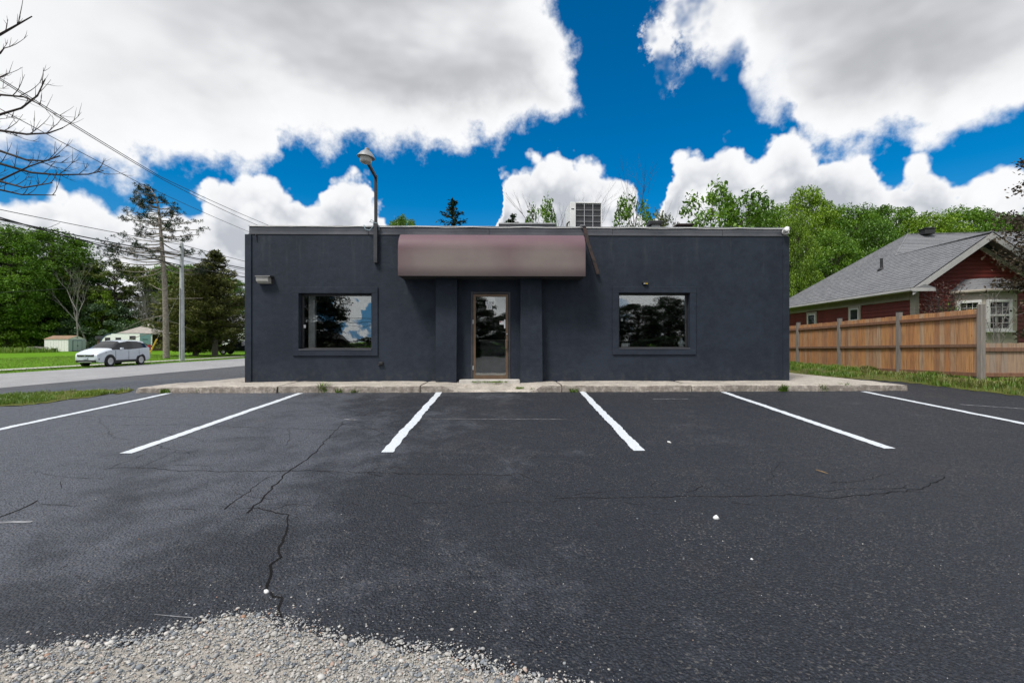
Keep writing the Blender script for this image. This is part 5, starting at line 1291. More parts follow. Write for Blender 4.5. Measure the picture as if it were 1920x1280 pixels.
# red pine with tufted bare limbs --------------------------------------
rg = random.Random(12); rng = np.random.default_rng(12); dP = 48.0
pine = empty('pine_tree', at_ground(312, dP)); tag(pine, 'tall half-bare pine with tufted limbs left of the utility pole', 'tree')
o0 = pine.location
trk = [P(312, 676, dP), P(311, 600, dP), P(309, 540, dP), P(305, 480, dP), P(301, 430, dP), P(298, 395, dP), P(292, 368, dP), P(281, 352, dP)]
tb = MB(); tb.tube([p-o0 for p in trk], [.31, .27, .24, .20, .15, .10, .06, .03], 9); tuft = []
def trunk_pt(py):
    for a, c in zip(trk[:-1], trk[1:]):
        ya, yc = 640-(a.z-CAMZ)*F/dP, 640-(c.z-CAMZ)*F/dP
        if yc <= py <= ya: return a.lerp(c, (ya-py)/(ya-yc))
    return trk[-1]
def pine_branch(py, L, a, rise, curl, n=7, r=.062, tufts=.5):
    p = trunk_pt(py)-o0; d = Vector((math.cos(a), math.sin(a)*.8, 0)); path = []
    for k in range(n+1):
        f = k/n; path.append(p+d*L*f+Vector((rg.gauss(0, .05), rg.gauss(0, .05), rise*L*f+curl*L*f*f)))
    tb.tube(path, [r*(1-.8*k/n)+.008 for k in range(n+1)], 5, cap=False)
    for k in range(2, n+1):
        f = k/n
        for q in range(2):
            if rg.random() < .75:
                sd_ = rg.choice((-1, 1)); e = path[k]+Vector((-d.y*sd_, d.x*sd_, 0))*rg.uniform(.2, .9)*(1.15-f)+d*rg.uniform(.1, .5)+Vector((0, 0, rg.uniform(-.15, .35)))
                tb.tube([path[k], path[k].lerp(e, .5)+Vector((0, 0, -.05)), e], [.018, .013, .009], 3, cap=False)
                if f > tufts and rg.random() < .55: tuft.append(e)
    tuft.append(path[-1]); tuft.append(path[-2])
for i in range(58):
    py = 372+(505-372)*(i/57)**.9+rg.uniform(-4, 4); f = (py-372)/133
    a = rg.uniform(0, 6.28); L = (.8+4.9*min(1, f*1.1))*rg.uniform(.55, 1.12)
    if math.cos(a) > .3: L *= .82
    pine_branch(py, L, a, .22-.72*f+rg.uniform(-.12, .12), .06+.34*f, tufts=.45+.25*f)
for (py, a, L) in ((366, 3.0, 2.2), (360, 2.7, 1.8), (380, 3.3, 2.0), (390, 2.9, 2.8), (402, 3.2, 3.4), (414, 3.0, 4.4), (352, 3.1, 1.2), (354, 2.4, .9), (420, .1, 3.6), (432, .2, 4.4), (445, 0, 3.9), (470, 3.1, 5.6), (480, 3.3, 5.2)):
    pine_branch(py, L, a, .08 if py < 400 else -.02, .10, tufts=.25)
for (py, a, L, ri) in ((560, .05, 3.9, .02), (590, 3.0, 5.0, -.3), (545, 2.9, 2.0, .4), (600, .9, 3.0, -.4), (620, 3.3, 4.5, -.28)):
    p = trunk_pt(py)-o0; d = Vector((math.cos(a), math.sin(a)*.7, 0)); tb.tube([p, p+d*L*.5+Vector((0, 0, ri*L*.35)), p+d*L+Vector((0, 0, ri*L))], [.05, .035, .015], 5)
tb.build('trunk', MAT['pinebark'], pine, smooth=60)
cen = []; dirs = []
for t_ in tuft:
    for _ in range(1+int(rng.integers(0, 2))):
        c = np.array(t_)+rng.normal(size=3)*.13; k = 20; dd = rng.normal(size=(k, 3)); dd[:, 2] += .4; dd /= np.linalg.norm(dd, axis=1, keepdims=True)
        cen.append(c+dd*.15); dirs.append(dd*2)
cen = np.concatenate(cen); dirs = np.concatenate(dirs)
link('crown', leaf_mesh('crown', cen, .27, rng, .2, .16, dirs), MAT['needle'], pine)

# bare trees -------------------------------------------------------------
def bare_tree(name, pos, seed, H, mat, label, spread=.35, levels=4, r0=.12, trunks=1, cat='tree', split=3, group=None):
    rg = random.Random(seed); b = MB()
    def grow(p, d, L, r, lv):
        n = 4; path = [p]
        q = p.copy(); dd = d.copy()
        for k in range(n):
            dd = (dd+Vector((rg.gauss(0, .10), rg.gauss(0, .10), rg.gauss(.03, .05)))).normalized(); q = q+dd*L/n; path.append(q.copy())
        b.tube(path, [r*(1-.45*k/n) for k in range(n+1)], 5 if lv < 2 else 3, cap=False)
        if lv >= levels: return
        for k in range(split+(1 if lv else 0)):
            i = rg.randint(2, n); nd = (dd+Vector((rg.gauss(0, spread), rg.gauss(0, spread), rg.gauss(.1, spread*.6)))).normalized()
            grow(path[i], nd, L*rg.uniform(.5, .75), r*(.5 if lv else .6)*rg.uniform(.7, 1), lv+1)
    for k in range(trunks): grow(Vector((rg.gauss(0, .2), rg.gauss(0, .2), -.1)), Vector((rg.gauss(0, .12), rg.gauss(0, .12), 1)).normalized(), H*.5, r0, 0)
    root = empty(name, pos); tag(root, label, cat, group); b.build('trunk', MAT[mat], root); return root
bare_tree('bare_tree', at_ground(142, 88), 4, 15.5, 'deadbark', 'pale leafless tree rising behind the white shed', r0=.17, trunks=1, split=3)
bare_tree('bare_tree', at_ground(163, 90), 14, 16.0, 'deadbark', 'leaning pale bare trunk beside the leafless tree', r0=.18, spread=.22, split=2)
bare_tree('bare_tree', at_ground(272, 92), 24, 12, 'deadbark', 'grey tangle of dead branches behind the pale pavilion roof', r0=.16, trunks=3, split=4)
bare_tree('bare_tree', at_ground(1150, 30), 34, (640-352)/F*30+1.2, 'twig', 'leafless treetop right of the air conditioner', r0=.10, trunks=2, split=3, spread=.28)
bare_tree('bare_tree', at_ground(1052, 30), 44, (640-368)/F*30+1.0, 'twig', 'leafless treetop left of the air conditioner', r0=.09, trunks=2, split=3, spread=.28)

# bare street tree at the left: limbs reach into the picture ------------
rg = random.Random(31); dB = 9.2
bt = empty('bare_street_tree', (P(-230, 640, dB).x, dB, terrain(P(-230, 640, dB).x, dB)-.05)); tag(bt, 'leafless dark tree whose limbs enter at the upper left', 'tree'); o0 = bt.location
tb = MB(); tb.tube([V3(0, 0, 0), V3(.1, .05, 2.4), V3(.05, 0, 4.8), V3(.15, .1, 7), V3(.1, 0, 9.5)], [.16, .13, .10, .06, .02], 9)
def twig(p, d, L, r, lv, upc):
    n = 5; q = p.copy(); path = [q.copy()]; dd = d.copy()
    for k in range(n):
        dd = (dd+Vector((rg.gauss(0, .05), rg.gauss(0, .07), upc+rg.gauss(0, .03)))).normalized(); q = q+dd*L/n; path.append(q.copy())
    tb.tube(path, [r*(1-.7*k/n) for k in range(n+1)], 4, cap=False)
    if lv > 0:
        for k in range(rg.randint(2, 4)):
            i = rg.randint(1, n-1); s = rg.choice((-1, 1)); dd2 = (path[i+1]-path[i]).normalized(); nd = (dd2*.7+Vector((0, rg.gauss(0, .35), s*rg.uniform(.35, .8)))).normalized(); twig(path[i], nd, L*rg.uniform(.35, .6), r*.6, lv-1, .14)
limbs = [[(-40,82),(0,65),(30,48),(60,31)], [(-60,235),(0,215),(40,203),(70,180),(85,148)], [(-60,215),(0,178),(45,182),(0+75,196)], [(-60,228),(0,245),(50,252),(90,250),(118,240)], [(-60,262),(0,283),(50,300),(85,302),(112,292)], [(-60,362),(0,338),(55,312),(112,293)], [(-60,295),(0,307),(60,324),(110,328),(165,327),(194,320)], [(-60,330),(0,340),(45,352),(98,343)], [(-60,345),(0,356),(40,365),(104,366)], [(-50,120),(0,100),(8,90)], [(-60,160),(-10,150),(14,138)]]
limbs += [[(-460-x, y+22) for x, y in lm] for lm in limbs[:8]]
for i, lm in enumerate(limbs):
    dd_ = dB+rg.uniform(-.9, .9); pts_ = [P(x, y, dd_)-o0 for x, y in lm]
    zt_ = pts_[0].z-.8; root_ = V3(.08, 0, max(2.0, zt_))
    full = [root_, root_.lerp(pts_[0], .6)+Vector((0, 0, -.05))]+pts_
    nf = len(full); tb.tube(full, [.036*(1-.85*k/(nf-1))+.004 for k in range(nf)], 5, cap=False)
    for k in range(2, nf):
        seg = full[k]-full[k-1]
        for q in range(rg.randint(1, 3)):
            f = rg.random(); s = rg.choice((1, 1, -1)); nd = (seg.normalized()*.8+Vector((0, rg.gauss(0, .4), s*rg.uniform(.25, .8)))).normalized()
            twig(full[k-1]+seg*f, nd, rg.uniform(.2, .6), .008, 1, .16)
tb.build('trunk', MAT['twig'], bt, smooth=60)

# purple-leaved tree and garden shrubs by the bungalow -------------------
rng = np.random.default_rng(41); rg = random.Random(41)
pp = Vector((15.78, 12.6, .6)); pt_ = empty('purple_leaf_tree', pp); tag(pt_, 'dark purple-leaved ornamental tree at the right photo edge', 'tree')
tb = MB(); tb.tube([V3(0, 0, -.1), V3(-.05, 0, 1.6), V3(.05, 0, 3.4), V3(.1, 0, 5.5)], [.10, .08, .05, .02], 7); cen = []
for i in range(150):
    z = rg.uniform(1.0, 6.2); a = rg.uniform(0, 6.28); L = rg.uniform(.5, 1.0)*(1.6 if z < 2.9 else (1.8 if z < 3.8 else 1.75))*(1-.22*max(0, z-4.6)); e = V3(math.cos(a)*L, math.sin(a)*L, z+rg.uniform(-.2, .35)); s = V3(0, 0, max(.6, z-.7))
    tb.tube([s, s.lerp(e, .5)+V3(0, 0, .12), e], [.022, .014, .005], 4, cap=False)
    for f in (.55, .72, .86, 1.0):
        k = 34; c = np.array(s.lerp(e, f))+rng.normal(size=(k, 3))*np.array([.15, .15, .075]); cen.append(c)
tb.build('trunk', MAT['twig'], pt_); link('crown', leaf_mesh('crown', np.concatenate(cen), .10, rng, .6, .6), MAT['leaf_purple'], pt_)
def shrub(name, pos, H, rad, n, leaves, leafmat, label, seed, size=.06, twigs='twig'):
    rg = random.Random(seed); rng = np.random.default_rng(seed); o = empty(name, pos); tag(o, label, 'shrub'); tb = MB(); cen = []
    for i in range(n):
        a = rg.uniform(0, 6.28); L = rad*rg.uniform(.2, 1); e = V3(math.cos(a)*L, math.sin(a)*L, H*rg.uniform(.6, 1)); s = V3(rg.gauss(0, .06), rg.gauss(0, .06), -.05); m = s.lerp(e, .5)+V3(-math.cos(a)*L*.2, -math.sin(a)*L*.2, H*.08)
        tb.tube([s, m, e], [.012, .008, .003], 4, cap=False)
        for f in (.4, .6, .8, .9, 1.0):
            k = rg.randint(0, leaves); base_ = m.lerp(e, (f-.4)/.6)
            if k: cen.append(np.array(base_)+rng.normal(size=(k, 3))*.10)
            t2 = base_+V3(rg.gauss(0, .18), rg.gauss(0, .18), rg.uniform(.05, .25)); tb.tube([base_, t2], [.005, .002], 3, cap=False)
    tb.build('stems', MAT[twigs], o); link('foliage', leaf_mesh('foliage', np.concatenate(cen), size, rng, .5, .6), MAT[leafmat], o)
pz = .58
shrub('garden_shrub', (13.75, 14.55, pz), 2.95, .55, 46, 9, 'leaf_red', 'reddish half-bare shrub at the corner of the red bungalow', 3, .055)
shrub('garden_shrub', (13.55, 14.2, pz), 2.3, .5, 40, 12, 'leaf_olive', 'olive green shrub behind the fence by the bungalow corner', 4, .05)
shrub('garden_shrub', (13.75, 13.6, pz), 2.2, .4, 18, 7, 'leaf_light', 'sparse green shrub in front of the bay window', 5, .05)
shrub('garden_shrub', (14.25, 13.4, pz), 2.6, .6, 11, 2, 'leaf_red', 'bare twiggy shrub across the bay window', 6, .05, 'deadbark')

# ------------------------------------------------------------------ utility pole and wires
dU = 40.3
pb = at_ground(341, dU); up_ = empty('utility_pole', pb); tag(up_, 'pale grey wooden utility pole standing beyond the road', 'utility pole')
ph_ = P(341, 456, dU).z-pb.z
MB().tube([V3(0, 0, -.3), V3(0, 0, ph_*.5), V3(-.02, 0, ph_)], [.21, .18, .14], 14).build('pole', MAT['polegrey'], up_, smooth=60)
MB().bbox(-.02, .02, -.25, -.19, .3, ph_*.62, .005).build('cable_guard', MAT['greymetal'], up_)
for z in (.80, .90, .965): MB().bbox(-.06, .06, -.30, -.13, ph_*z-.06, ph_*z+.06, .015).build('bracket', MAT['darkgrey'], up_)
MB().lathe([(.03, 0), (.06, .03), (.06, .1), (.03, .14)], 10, Matrix.Translation((-.02, 0, ph_))).build('insulator', MAT['offwhite'], up_)
def wire(pts, r, label, sag=.0, group='overhead wires', n=26, name='overhead_wire'):
    b = MB(); full = []
    for a, c in zip(pts[:-1], pts[1:]):
        L = (c-a).length
        for i in range(n): t = i/n; p = a.lerp(c, t); p.z -= sag*L*4*t*(1-t); full.append(p)
    full.append(pts[-1]); o = b.tube(full, r, 5).build(name, MAT['wire']); tag(o, label, 'wire', group); return o
wire([P(-260, 338, 24), P(341, 459, dU), P(700, 545, 78)], .024, 'topmost wire through the pole top crossing the left clouds', .006)
wire([P(-260, 352, 24), P(341, 478.5, dU), P(700, 540, 78)], .045, 'thick upper cable bundle strung to the utility pole', .010)
wire([P(-260, 366, 24), P(341, 480.5, dU), P(700, 543, 78)], .022, 'thin wire right below the thick upper bundle', .012)
wire([P(-260, 330, 24), P(341, 498, dU), P(700, 548, 78)], .045, 'lowest thick cable on the utility pole', .012)
wire([P(-260, 560, 30), P(120, 541, 46), P(420, 546, 70)], .022, 'low wire in front of the tree mass at left', .004)
wire([P(-200, 20, 12), P(300, 331, 21), P(520, 429, 34)], .014, 'upper of the paired wires sloping to the building roof', .006)
wire([P(-200, 22, 12.1), P(300, 334, 21), P(500, 429, 34)], .014, 'lower of the paired wires sloping to the building roof', .008)
wire([P(-200, 95, 12), P(265, 345, 21), P(480, 440, 34)], .012, 'single thin wire below the paired wires', .004)
wire([P(-260, 345, 26), P(341, 488, dU), P(700, 546, 78)], .020, 'thin wire between the two thick cables at left', .014)
wire([P(-60, 436, 24), P(60, 436, 26), P(112, 418, 28)], .012, 'short curved wire tail at the far left', .02)
for i, (zz, t_) in enumerate(((6.9, 'upper'), (6.1, 'middle'), (5.2, 'lower'))):
    wire([V3(-90, -75, zz), V3(60, -75, zz)], .05, t_+' street wire mirrored in the left window', .002, 'mirrored wires')
gw = empty('guy_wire', P(274, 663, 41)); tag(gw, 'guy wire with yellow guard bracing the utility pole', 'guy wire'); g0 = gw.location.copy(); g0.z = terrain(g0.x, g0.y); gw.location = g0
tp_ = P(341, 540, dU)-g0; MB().tube([V3(0, 0, 0), tp_], .012, 5).build('cable', MAT['greymetal'], gw); MB().tube([tp_*.02, tp_*.30], .06, 8).build('guard', MAT['yellow'], gw)

# ------------------------------------------------------------------ vehicles
def wheel(parent, x, y, r, side, rimmat='rim', wd=.22):
    wn = empty('wheel', (x, y, r)); wn.parent = parent; rot = Matrix.Rotation(R(90)*(-side), 4, 'X')
    MB().lathe([(r*.62, -wd*.5), (r*.9, -wd*.5), (r, -wd*.36), (r, wd*.36), (r*.92, wd*.5), (r*.66, wd*.5), (r*.64, wd*.3)], 28, rot).build('tyre', MAT['tyre'], wn, smooth=40)
    MB().lathe([(r*.655, wd*.42), (r*.62, wd*.46), (r*.58, wd*.40), (r*.56, wd*.25), (.02, wd*.22)], 28, rot).build('rim_well', MAT['cladding'], wn, smooth=40)
    b = MB(); b.lathe([(r*.66, wd*.44), (r*.63, wd*.50), (r*.575, wd*.46)], 28, rot)
    for k in range(5):
        m = rot @ Matrix.Rotation(2*math.pi*k/5+.3, 4, 'Z'); b.prism([(r*.1, -.045), (r*.6, -.085), (r*.6, .05), (r*.1, .04)], wd*.30, wd*.45, 'z', m)
    b.lathe([(r*.16, wd*.30), (r*.16, wd*.46), (.01, wd*.47)], 14, rot); b.build('rim', MAT[rimmat], wn, smooth=35)
def car_body(st, ring_fn, glass_sel):
    """st: list of station dicts; returns body MB and dict of glass MBs"""
    rings = [ring_fn(s) for s in st]; n = len(rings[0]); full = []
    for s, rg_ in zip(st, rings):
        f = [V3(s['x'], -y, z) for y, z in rg_]; bk = [V3(s['x'], y, z) for y, z in rg_[::-1][1:]]; full.append(f+bk)
    m = len(full[0]); body = MB(); glass = {}
    allv = [v for ring in full for v in ring]; body.v = [tuple(v) for v in allv]
    for i in range(len(full)-1):
        for k in range(m-1):
            q = (i*m+k, (i+1)*m+k, (i+1)*m+k+1, i*m+k+1); kk = k if k < n-1 else m-2-k; g = glass_sel(i, kk, k >= n-1)
            if g: gb = glass.setdefault(g, MB()); gb.add([allv[j] for j in q], [(0, 1, 2, 3)])
            else: body.f.append(q)
    body.f.append(tuple(range(m-1, -1, -1))); body.f.append(tuple((len(full)-1)*m+k for k in range(m)))
    for i in range(len(full)-1): body.f.append((i*m, i*m+m-1, (i+1)*m+m-1, (i+1)*m))
    return body, glass
X_ =  [0, .05, .18, .42, .75, 1.06, 1.45, 1.85, 2.40, 2.85, 3.30, 3.75, 4.10, 4.36, 4.50, 4.55]
ZB = [.42, .33, .27, .25, .24, .24, .24, .24, .24, .24, .24, .25, .27, .32, .38, .48]
ZL = [.70, .76, .84, .92, 1.00, 1.05, 1.06, 1.07, 1.07, 1.09, 1.12, 1.16, 1.19, 1.17, 1.10, 1.0]
ZS = [.72, .79, .87, .96, 1.06, 1.13, 1.33, 1.52, 1.585, 1.595, 1.575, 1.53, 1.44, 1.27, 1.13, 1.02]
ZR = [.74, .82, .905, 1.0, 1.10, 1.165, 1.40, 1.615, 1.685, 1.695, 1.685, 1.65, 1.60, 1.42, 1.17, 1.03]
HBm = [.62, .76, .84, .88, .895, .90, .90, .90, .90, .90, .90, .90, .89, .87, .82, .74]
HL = [.60, .74, .82, .86, .885, .895, .90, .905, .905, .905, .905, .90, .885, .85, .79, .70]
HS = [.58, .70, .77, .80, .81, .80, .745, .69, .675, .675, .67, .665, .665, .69, .73, .66]
st = [dict(x=a, zb=b_, zl=c, zs=d, zr=e, hb=f, hl=g, hs=h) for a, b_, c, d, e, f, g, h in zip(X_, ZB, ZL, ZS, ZR, HBm, HL, HS)]
def suv_ring(s): return [(s['hb']-.06, s['zb']), (s['hb'], s['zb']+.12), (s['hl']+.012, (s['zb']+s['zl'])/2+.06), (s['hl'], s['zl']), (s['hs'], s['zs']), (s['hs']*.80, s['zr']-.012), (s['hs']*.42, s['zr']), (0, s['zr']+.006)]
def suv_glass(i, k, mirror):
    if k == 3 and 6 <= i <= 11: return 'side_window_right' if mirror else 'side_window_left'
    if k == 3 and i == 5: return 'side_window_right' if mirror else 'side_window_left'
    if k >= 4 and 5 <= i <= 6: return 'windshield'
    if k >= 4 and 12 <= i <= 12: return 'rear_window'
def make_suv(root, paint, stations, ringf, glassf, wb=(.88, 3.50), rw=.345):
    body, gl = car_body(stations, ringf, glassf); body.build('body', MAT[paint], root, smooth=38)
    for k, g in gl.items(): g.build('windshield' if 'wind' in k and 'side' not in k and 'rear' not in k else ('rear_window' if 'rear' in k else 'side_window'), MAT['darkglass'], root, smooth=38)
    for x in wb:
        for s in (-1, 1):
            b = MB()
            for q in range(17):
                a = R(-12+204*q/16); b.v += [(x-math.cos(a)*(rw+.085), s*.912, rw+math.sin(a)*(rw+.085)), (x-math.cos(a)*(rw-.05), s*.912, rw+math.sin(a)*(rw-.05)), (x-math.cos(a)*(rw+.085), s*.86, rw+math.sin(a)*(rw+.085))]
            for q in range(16): o_ = q*3; b.f += [(o_, o_+1, o_+4, o_+3), (o_, o_+3, o_+5, o_+2)]
            b.lathe([(rw+.02, 0), (rw+.02, .004)], 24, Matrix.Translation((x, s*.905, rw)) @ Matrix.Rotation(R(90), 4, 'X')); b.build('wheel_arch', MAT['cladding'], root)
            wheel(root, x, s*.825, rw, s)
suv = empty('parked_suv', (-28.05-.9, 30.9, terrain(-29, 31)-.0), R(90)); suv.scale = (1, 1, 1.10); tag(suv, 'silver-white compact SUV parked beyond the road facing left', 'car')
make_suv(suv, 'carpaint', st, suv_ring, suv_glass)
for s in (-1, 1):
    MB().bbox(1.28, 3.10, s*.895-.02, s*.895+.02, .25, .40, .012).build('sill_cladding', MAT['cladding'], suv)
    MB().bbox(1.62, 1.80, s*.98-.10, s*.98+.06, 1.06, 1.19, .03).build('mirror', MAT['carpaint'], suv)
    b = MB(); b.add([V3(.06, s*.58, .70), V3(.22, s*.79, .75), V3(.66, s*.885, .88), V3(.62, s*.875, .95), V3(.24, s*.77, .86), V3(.08, s*.56, .78)], [(0,1,2,3,4,5)] if s < 0 else [(5,4,3,2,1,0)])
    for i in range(len(b.v)): b.v[i] = (b.v[i][0]-.012, b.v[i][1]+s*.014, b.v[i][2]+.006)
    b.build('headlight', MAT['headlight'], suv)
    MB().bbox(4.34, 4.52, s*.80-.05, s*.80+.05, .98, 1.36, .02).build('taillight', MAT['taillight'], suv)
    for x in (2.25, 3.15): MB().bbox(x, x+.20, s*.917-.012, s*.917+.012, .93, .965, .006).build('door_handle', MAT['carpaint'], suv)
    for x in (1.30, 2.40, 3.32): MB().box(x-.007, x+.007, s*.918-.006, s*.918+.006, .42, 1.02).build('door_seam', MAT['cladding'], suv)
    MB().bbox(.10, .22, s*.70-.12, s*.70+.06, .44, .53, .02).build('fog_lamp', MAT['cladding'], suv)
    b = MB().tube([V3(1.62, s*.775, 1.09), V3(2.0, s*.72, 1.51), V3(2.5, s*.69, 1.60), V3(3.4, s*.685, 1.575), V3(4.02, s*.68, 1.44), V3(4.2, s*.72, 1.30)], .012, 5); b.build('window_trim', MAT['cladding'], suv)
    MB().box(2.36, 2.46, s*.79-.13, s*.79+.13, 1.10, 1.14).build('pillar_cover', MAT['cladding'], suv)
MB().bbox(-.045, .10, -.56, .56, .66, .775, .02).build('grille', MAT['cladding'], suv); MB().bbox(-.062, -.03, -.48, .48, .735, .765, .008).build('chrome_bar', MAT['chrome'], suv); MB().bbox(-.07, -.035, -.07, .07, .68, .79, .015).build('emblem', MAT['chrome'], suv)
MB().bbox(-.04, .14, -.66, .66, .30, .44, .03).build('lower_bumper', MAT['cladding'], suv); MB().bbox(-.055, -.02, -.45, .45, .30, .335, .01).build('skid_trim', MAT['greymetal'], suv)
MB().bbox(-.062, -.03, -.16, .16, .50, .60, .004).build('licence_plate', MAT['plate'], suv); MB().bbox(4.47, 4.60, -.72, .72, .36, .58, .03).build('rear_bumper', MAT['cladding'], suv)
# black pickup glimpsed right of the cedar
tX = [0, .1, .6, 1.25, 1.5, 1.95, 2.5, 3.1, 3.35, 3.45, 4.4, 5.4, 5.55]
st2 = [dict(x=a, zb=.42, zl=l, zs=s_, zr=r_, hb=.92, hl=h_, hs=k_) for a, l, s_, r_, h_, k_ in zip(tX, [.95, 1.05, 1.12, 1.16, 1.17, 1.18, 1.18, 1.18, 1.18, 1.18, 1.18, 1.18, 1.1], [.96, 1.07, 1.15, 1.2, 1.36, 1.68, 1.75, 1.75, 1.7, 1.22, 1.22, 1.22, 1.14], [.97, 1.09, 1.18, 1.23, 1.42, 1.8, 1.86, 1.86, 1.78, 1.24, 1.24, 1.24, 1.15], [.8, .92, .95, .96, .96, .96, .96, .96, .96, .96, .96, .95, .9], [.76, .86, .88, .88, .84, .76, .74, .74, .76, .9, .9, .9, .85])]
pk = empty('pickup_truck', (at_ground(418, 62).x-.5, 62, -.12), R(3)); tag(pk, 'black pickup truck parked behind the cedar near the building corner', 'truck')
make_suv(pk, 'truckpaint', st2, suv_ring, lambda i, k, m: ('side_window_right' if m else 'side_window_left') if k == 3 and 4 <= i <= 7 else ('windshield' if k >= 4 and 3 <= i <= 4 else None), (1.0, 4.45), .40)
MB().bbox(-.06, .1, -.7, .7, .5, .68, .03).build('bumper', MAT['chrome'], pk)
for s in (-1, 1): MB().bbox(-.04, .12, s*.72-.14, s*.72+.14, .82, .98, .02).build('headlight', MAT['headlight'], pk)

# camper trailer: long side towards us, pale blue rear at right
cp_ = at_ground(262, 78); ct = empty('camper_trailer', (cp_.x, 78, terrain(cp_.x, 78)), 0); tag(ct, 'white camper trailer with navy stripe and pale blue rear wall', 'camper')
CL, CH, CWd = 6.9, 3.1, 2.4
prof_ = [(-CL, .55), (0, .55), (0, CH), (-CL+2.0, CH)]+[(-CL+2.0-2.0*math.sin(R(90)*k/8), .95+(CH-.95)*math.cos(R(90)*k/8)) for k in range(1, 9)]
MB().prism(prof_, 0, CWd).build('body', MAT['trailer'], ct)
MB().box(-CL+2.0, .02, -.03, CWd+.03, CH+.004, CH+.07).build('roof_edge', MAT['navy'], ct)
MB().bbox(.004, .02, .03, CWd-.03, .58, CH-.04, .006).build('rear_wall', MAT['trailerblue'], ct)
MB().box(-CL+.08, -.02, -.012, -.003, 1.58, 1.70).build('stripe', MAT['navy'], ct); MB().box(-CL+.06, -.02, -.010, -.003, .60, 1.57).build('lower_panel', MAT['trailerblue'], ct)
b = MB()
for k in range(9):
    a = R(90)*k/8
    b.v += [(-CL+2.0-2.05*math.sin(a), -.04, .95+(CH-.90)*math.cos(a)), (-CL+2.0-2.05*math.sin(a), CWd+.04, .95+(CH-.90)*math.cos(a)), (-CL+2.0-1.85*math.sin(a), -.04, .95+(CH-1.10)*math.cos(a)), (-CL+2.0-1.85*math.sin(a), CWd+.04, .95+(CH-1.10)*math.cos(a))]
for k in range(8): o_ = k*4; b.f += [(o_, o_+4, o_+5, o_+1), (o_, o_+2, o_+6, o_+4), (o_+1, o_+5, o_+7, o_+3)]
b.build('front_cap', MAT['navy'], ct)
for (xa, xb, za, zb_) in ((-5.95, -5.05, 1.75, 2.42), (-4.15, -3.2, 1.75, 2.42), (-1.75, -.7, 2.05, 2.7)):
    w_ = MB().bbox(xa, xb, -.03, -.004, za, zb_, .01).build('window', MAT['black'], ct); MB().box(xa+.06, xb-.06, -.036, -.031, za+.06, zb_-.06).build('pane', MAT['darkglass'], w_)
MB().box(-2.95, -1.7, -.008, -.003, 1.78, 1.86).build('side_lettering_band', MAT['greymetal'], ct); MB().box(.021, .026, .55, 1.7, 2.02, 2.16).build('rear_lettering_band', MAT['navy'], ct)
for y in (.25, 2.15): MB().bbox(.02, .07, y-.07, y+.07, 1.05, 1.22, .01).build('tail_lamp', MAT['taillight'], ct)
sw_ = MB().lathe([(.10, 0), (.36, .0), (.36, .2), (.10, .2)], 22, Matrix.Translation((.03, 1.75, .72)) @ Matrix.Rotation(R(90), 4, 'Y')); sw_.build('spare_wheel', MAT['tyre'], ct, smooth=40)
for x in (-3.0, -3.9): wheel(ct, x, .15, .36, -1); 
for x in (-3.0, -3.9): wheel(ct, x, CWd-.15, .36, 1)
MB().tube([V3(-CL, .6, .6), V3(-CL-1.3, CWd/2, .55), V3(-CL, 1.8, .6)], .06, 6).build('drawbar', MAT['darkgrey'], ct); MB().tube([V3(-CL-1.2, CWd/2, 0), V3(-CL-1.2, CWd/2, .7)], .05, 8).build('jack', MAT['greymetal'], ct)
# metal shed
sp = at_ground(128, 80); sh = empty('garden_shed', (sp.x, 80, terrain(sp.x, 80)), 0); tag(sh, 'cream metal garden shed with brown roof and pale blue double door', 'shed')
SL, SD, SHh = 4.2, 3.3, 2.2
MB().prism([(0, 0), (SD, 0), (SD, SHh), (SD/2, SHh+.55), (0, SHh)], -SL, 0, 'x').build('wall', MAT['shedwall'], sh)
for k in range(9): MB().box(-SL+.1+k*.48, -SL+.14+k*.48, -.022, -.003, .02, SHh-.05).build('wall_rib', MAT['shedwall'], sh)
b = MB(); b.add([(-SL-.1, -.12, SHh-.03), (.1, -.12, SHh-.03), (.1, SD/2, SHh+.61), (-SL-.1, SD/2, SHh+.61), (-SL-.1, SD+.12, SHh-.03), (.1, SD+.12, SHh-.03)], [(0,1,2,3), (3,2,5,4)]); b.build('roof', MAT['shedroof'], sh)
MB().box(.003, .02, .02, SD-.02, .02, SHh-.02).build('end_panel', MAT['sheddoor'], sh)
MB().bbox(.022, .05, .75, 2.55, .05, 1.98, .01).build('door_frame', MAT['shedtrim'], sh)
for y0, y1 in ((.85, 1.63), (1.67, 2.45)): d_ = MB().bbox(.052, .075, y0, y1, .08, 1.9, .008).build('door', MAT['sheddoor'], sh); MB().box(.077, .10, (y1-.1) if y0 < 1 else y0+.04, (y1-.04) if y0 < 1 else y0+.10, .85, 1.1).build('handle', MAT['black'], d_)
MB().box(.02, .04, SD/2-.15, SD/2+.15, SHh+.18, SHh+.34).build('gable_vent', MAT['black'], sh)
ds = empty('dark_shed', (sp.x+2.2, 84, terrain(sp.x, 84))); tag(ds, 'dark brown lean-to between the cream shed and the camper', 'shed')
MB().box(-.8, 3.2, 0, 3, 0, 2.2).build('wall', MAT['brownwood'], ds); MB().prism([(-1.0, 2.2), (3.4, 2.2), (3.4, 2.3), (-.6, 2.75), (-1.0, 2.7)], -.2, 3.2).build('roof', MAT['darkgrey'], ds)
wpz = empty('timber_pile', at_ground(78, 78)); tag(wpz, 'grey heap of old boards left of the cream shed', 'timber pile'); rg = random.Random(5)
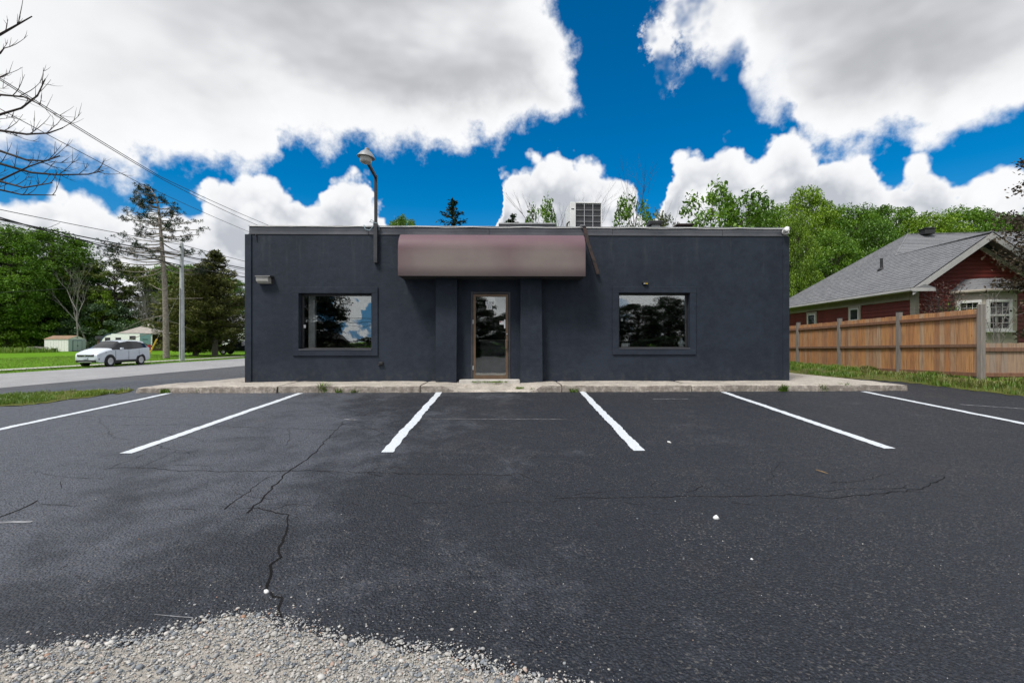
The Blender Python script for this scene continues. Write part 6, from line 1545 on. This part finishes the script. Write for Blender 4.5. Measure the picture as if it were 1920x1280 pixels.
for k in range(9): m = Matrix.Translation((rg.uniform(-1.0, .6), rg.uniform(-.4, .4), .12+.11*k*.8)) @ Matrix.Rotation(rg.uniform(-.3, .3), 4, 'Z') @ Matrix.Rotation(rg.uniform(-.1, .1), 4, 'Y'); MB().bbox(-1.1, 1.1, -.12, .12, -.05, .05, .01, m).build('board', MAT['deadbark'], wpz)
for k, (px, dd_) in enumerate(((98, 77), (104, 77.4))):
    tq = empty('old_tyre', at_ground(px, dd_)); tag(tq, ('left' if k == 0 else 'right')+' old tyre lying against the cream shed', 'tyre'); MB().lathe([(.22, -.1), (.34, -.1), (.38, 0), (.34, .1), (.22, .1)], 20, Matrix.Translation((0, 0, .30)) @ Matrix.Rotation(R(70), 4, 'X')).build('rubber', MAT['tyre'], tq, smooth=40)
# pavilion with pale pyramid roof behind the camper
vp = P(258, 627, 86); pv = empty('pavilion', (vp.x, 88, terrain(vp.x, 88))); tag(pv, 'small pavilion with pale hipped roof behind the camper', 'pavilion')
zr0, zr1 = P(258, 626, 86).z-pv.location.z, P(258, 607, 88).z-pv.location.z
b = MB(); b.add([(-4.0, -2.6, zr0), (3.2, -2.6, zr0), (3.2, 3, zr0), (-4.0, 3, zr0), (.5, .2, zr1), (.3, .4, zr1)], [(0,1,4), (1,2,4), (2,3,5,4), (3,0,4,5), (3,2,1,0)]); b.build('roof', MAT['palestone'], pv)
for x in (-4.3, -1, 2.9):
    for y in (-2.3, 2.7): MB().bbox(x-.08, x+.08, y-.08, y+.08, 0, zr0, .01).build('post', MAT['offwhite'], pv)
MB().box(-4.2, 2.8, 2.4, 2.6, 0, zr0-.1).build('back_wall', MAT['brownwood'], pv)
hq = at_ground(300, 92); hb_ = empty('brown_cabin', hq); tag(hb_, 'small brown cabin with deck right of the camper', 'cabin')
MB().box(-2.5, 3.5, 0, 4, 0, 2.6).build('wall', MAT['brownwood'], hb_); MB().prism([(-3, 2.6), (4, 2.6), (3.2, 3.7), (-2.2, 3.7)], -.5, 4.5).build('roof', MAT['darkroof'], hb_); MB().box(-2.6, 3.6, -2.2, -.02, 0, .4).build('deck', MAT['shedroof'], hb_)
for x in (-1.6, .2): MB().bbox(x, x+.9, -.05, -.004, .5, 2.1, .02).build('window', MAT['offwhite'], hb_)
wh = empty('white_house', (at_ground(455, 88).x, 88, terrain(-60, 88))); tag(wh, 'white sided house glimpsed behind the cedar and the building corner', 'house')
MB().box(-4, 12, 0, 8, 0, 4.6).build('wall', MAT['white'], wh); MB().prism([(-.5, 4.6), (8.5, 4.6), (4, 7.2)], -4.4, 12.4, 'x').build('roof', MAT['shingle'], wh)
for x in (-2.0, 1.0, 4):
    w_ = MB().bbox(x, x+.9, -.06, -.004, 1.4, 2.8, .02).build('window', MAT['trimwhite'], wh); MB().box(x+.1, x+.8, -.068, -.062, 1.5, 2.7).build('pane', MAT['darkglass'], w_)
for k in range(30): MB().box(-3.98, 11.98, -.014, -.002, k*.15+.01, k*.15+.13).build('siding_board', MAT['white'], wh)
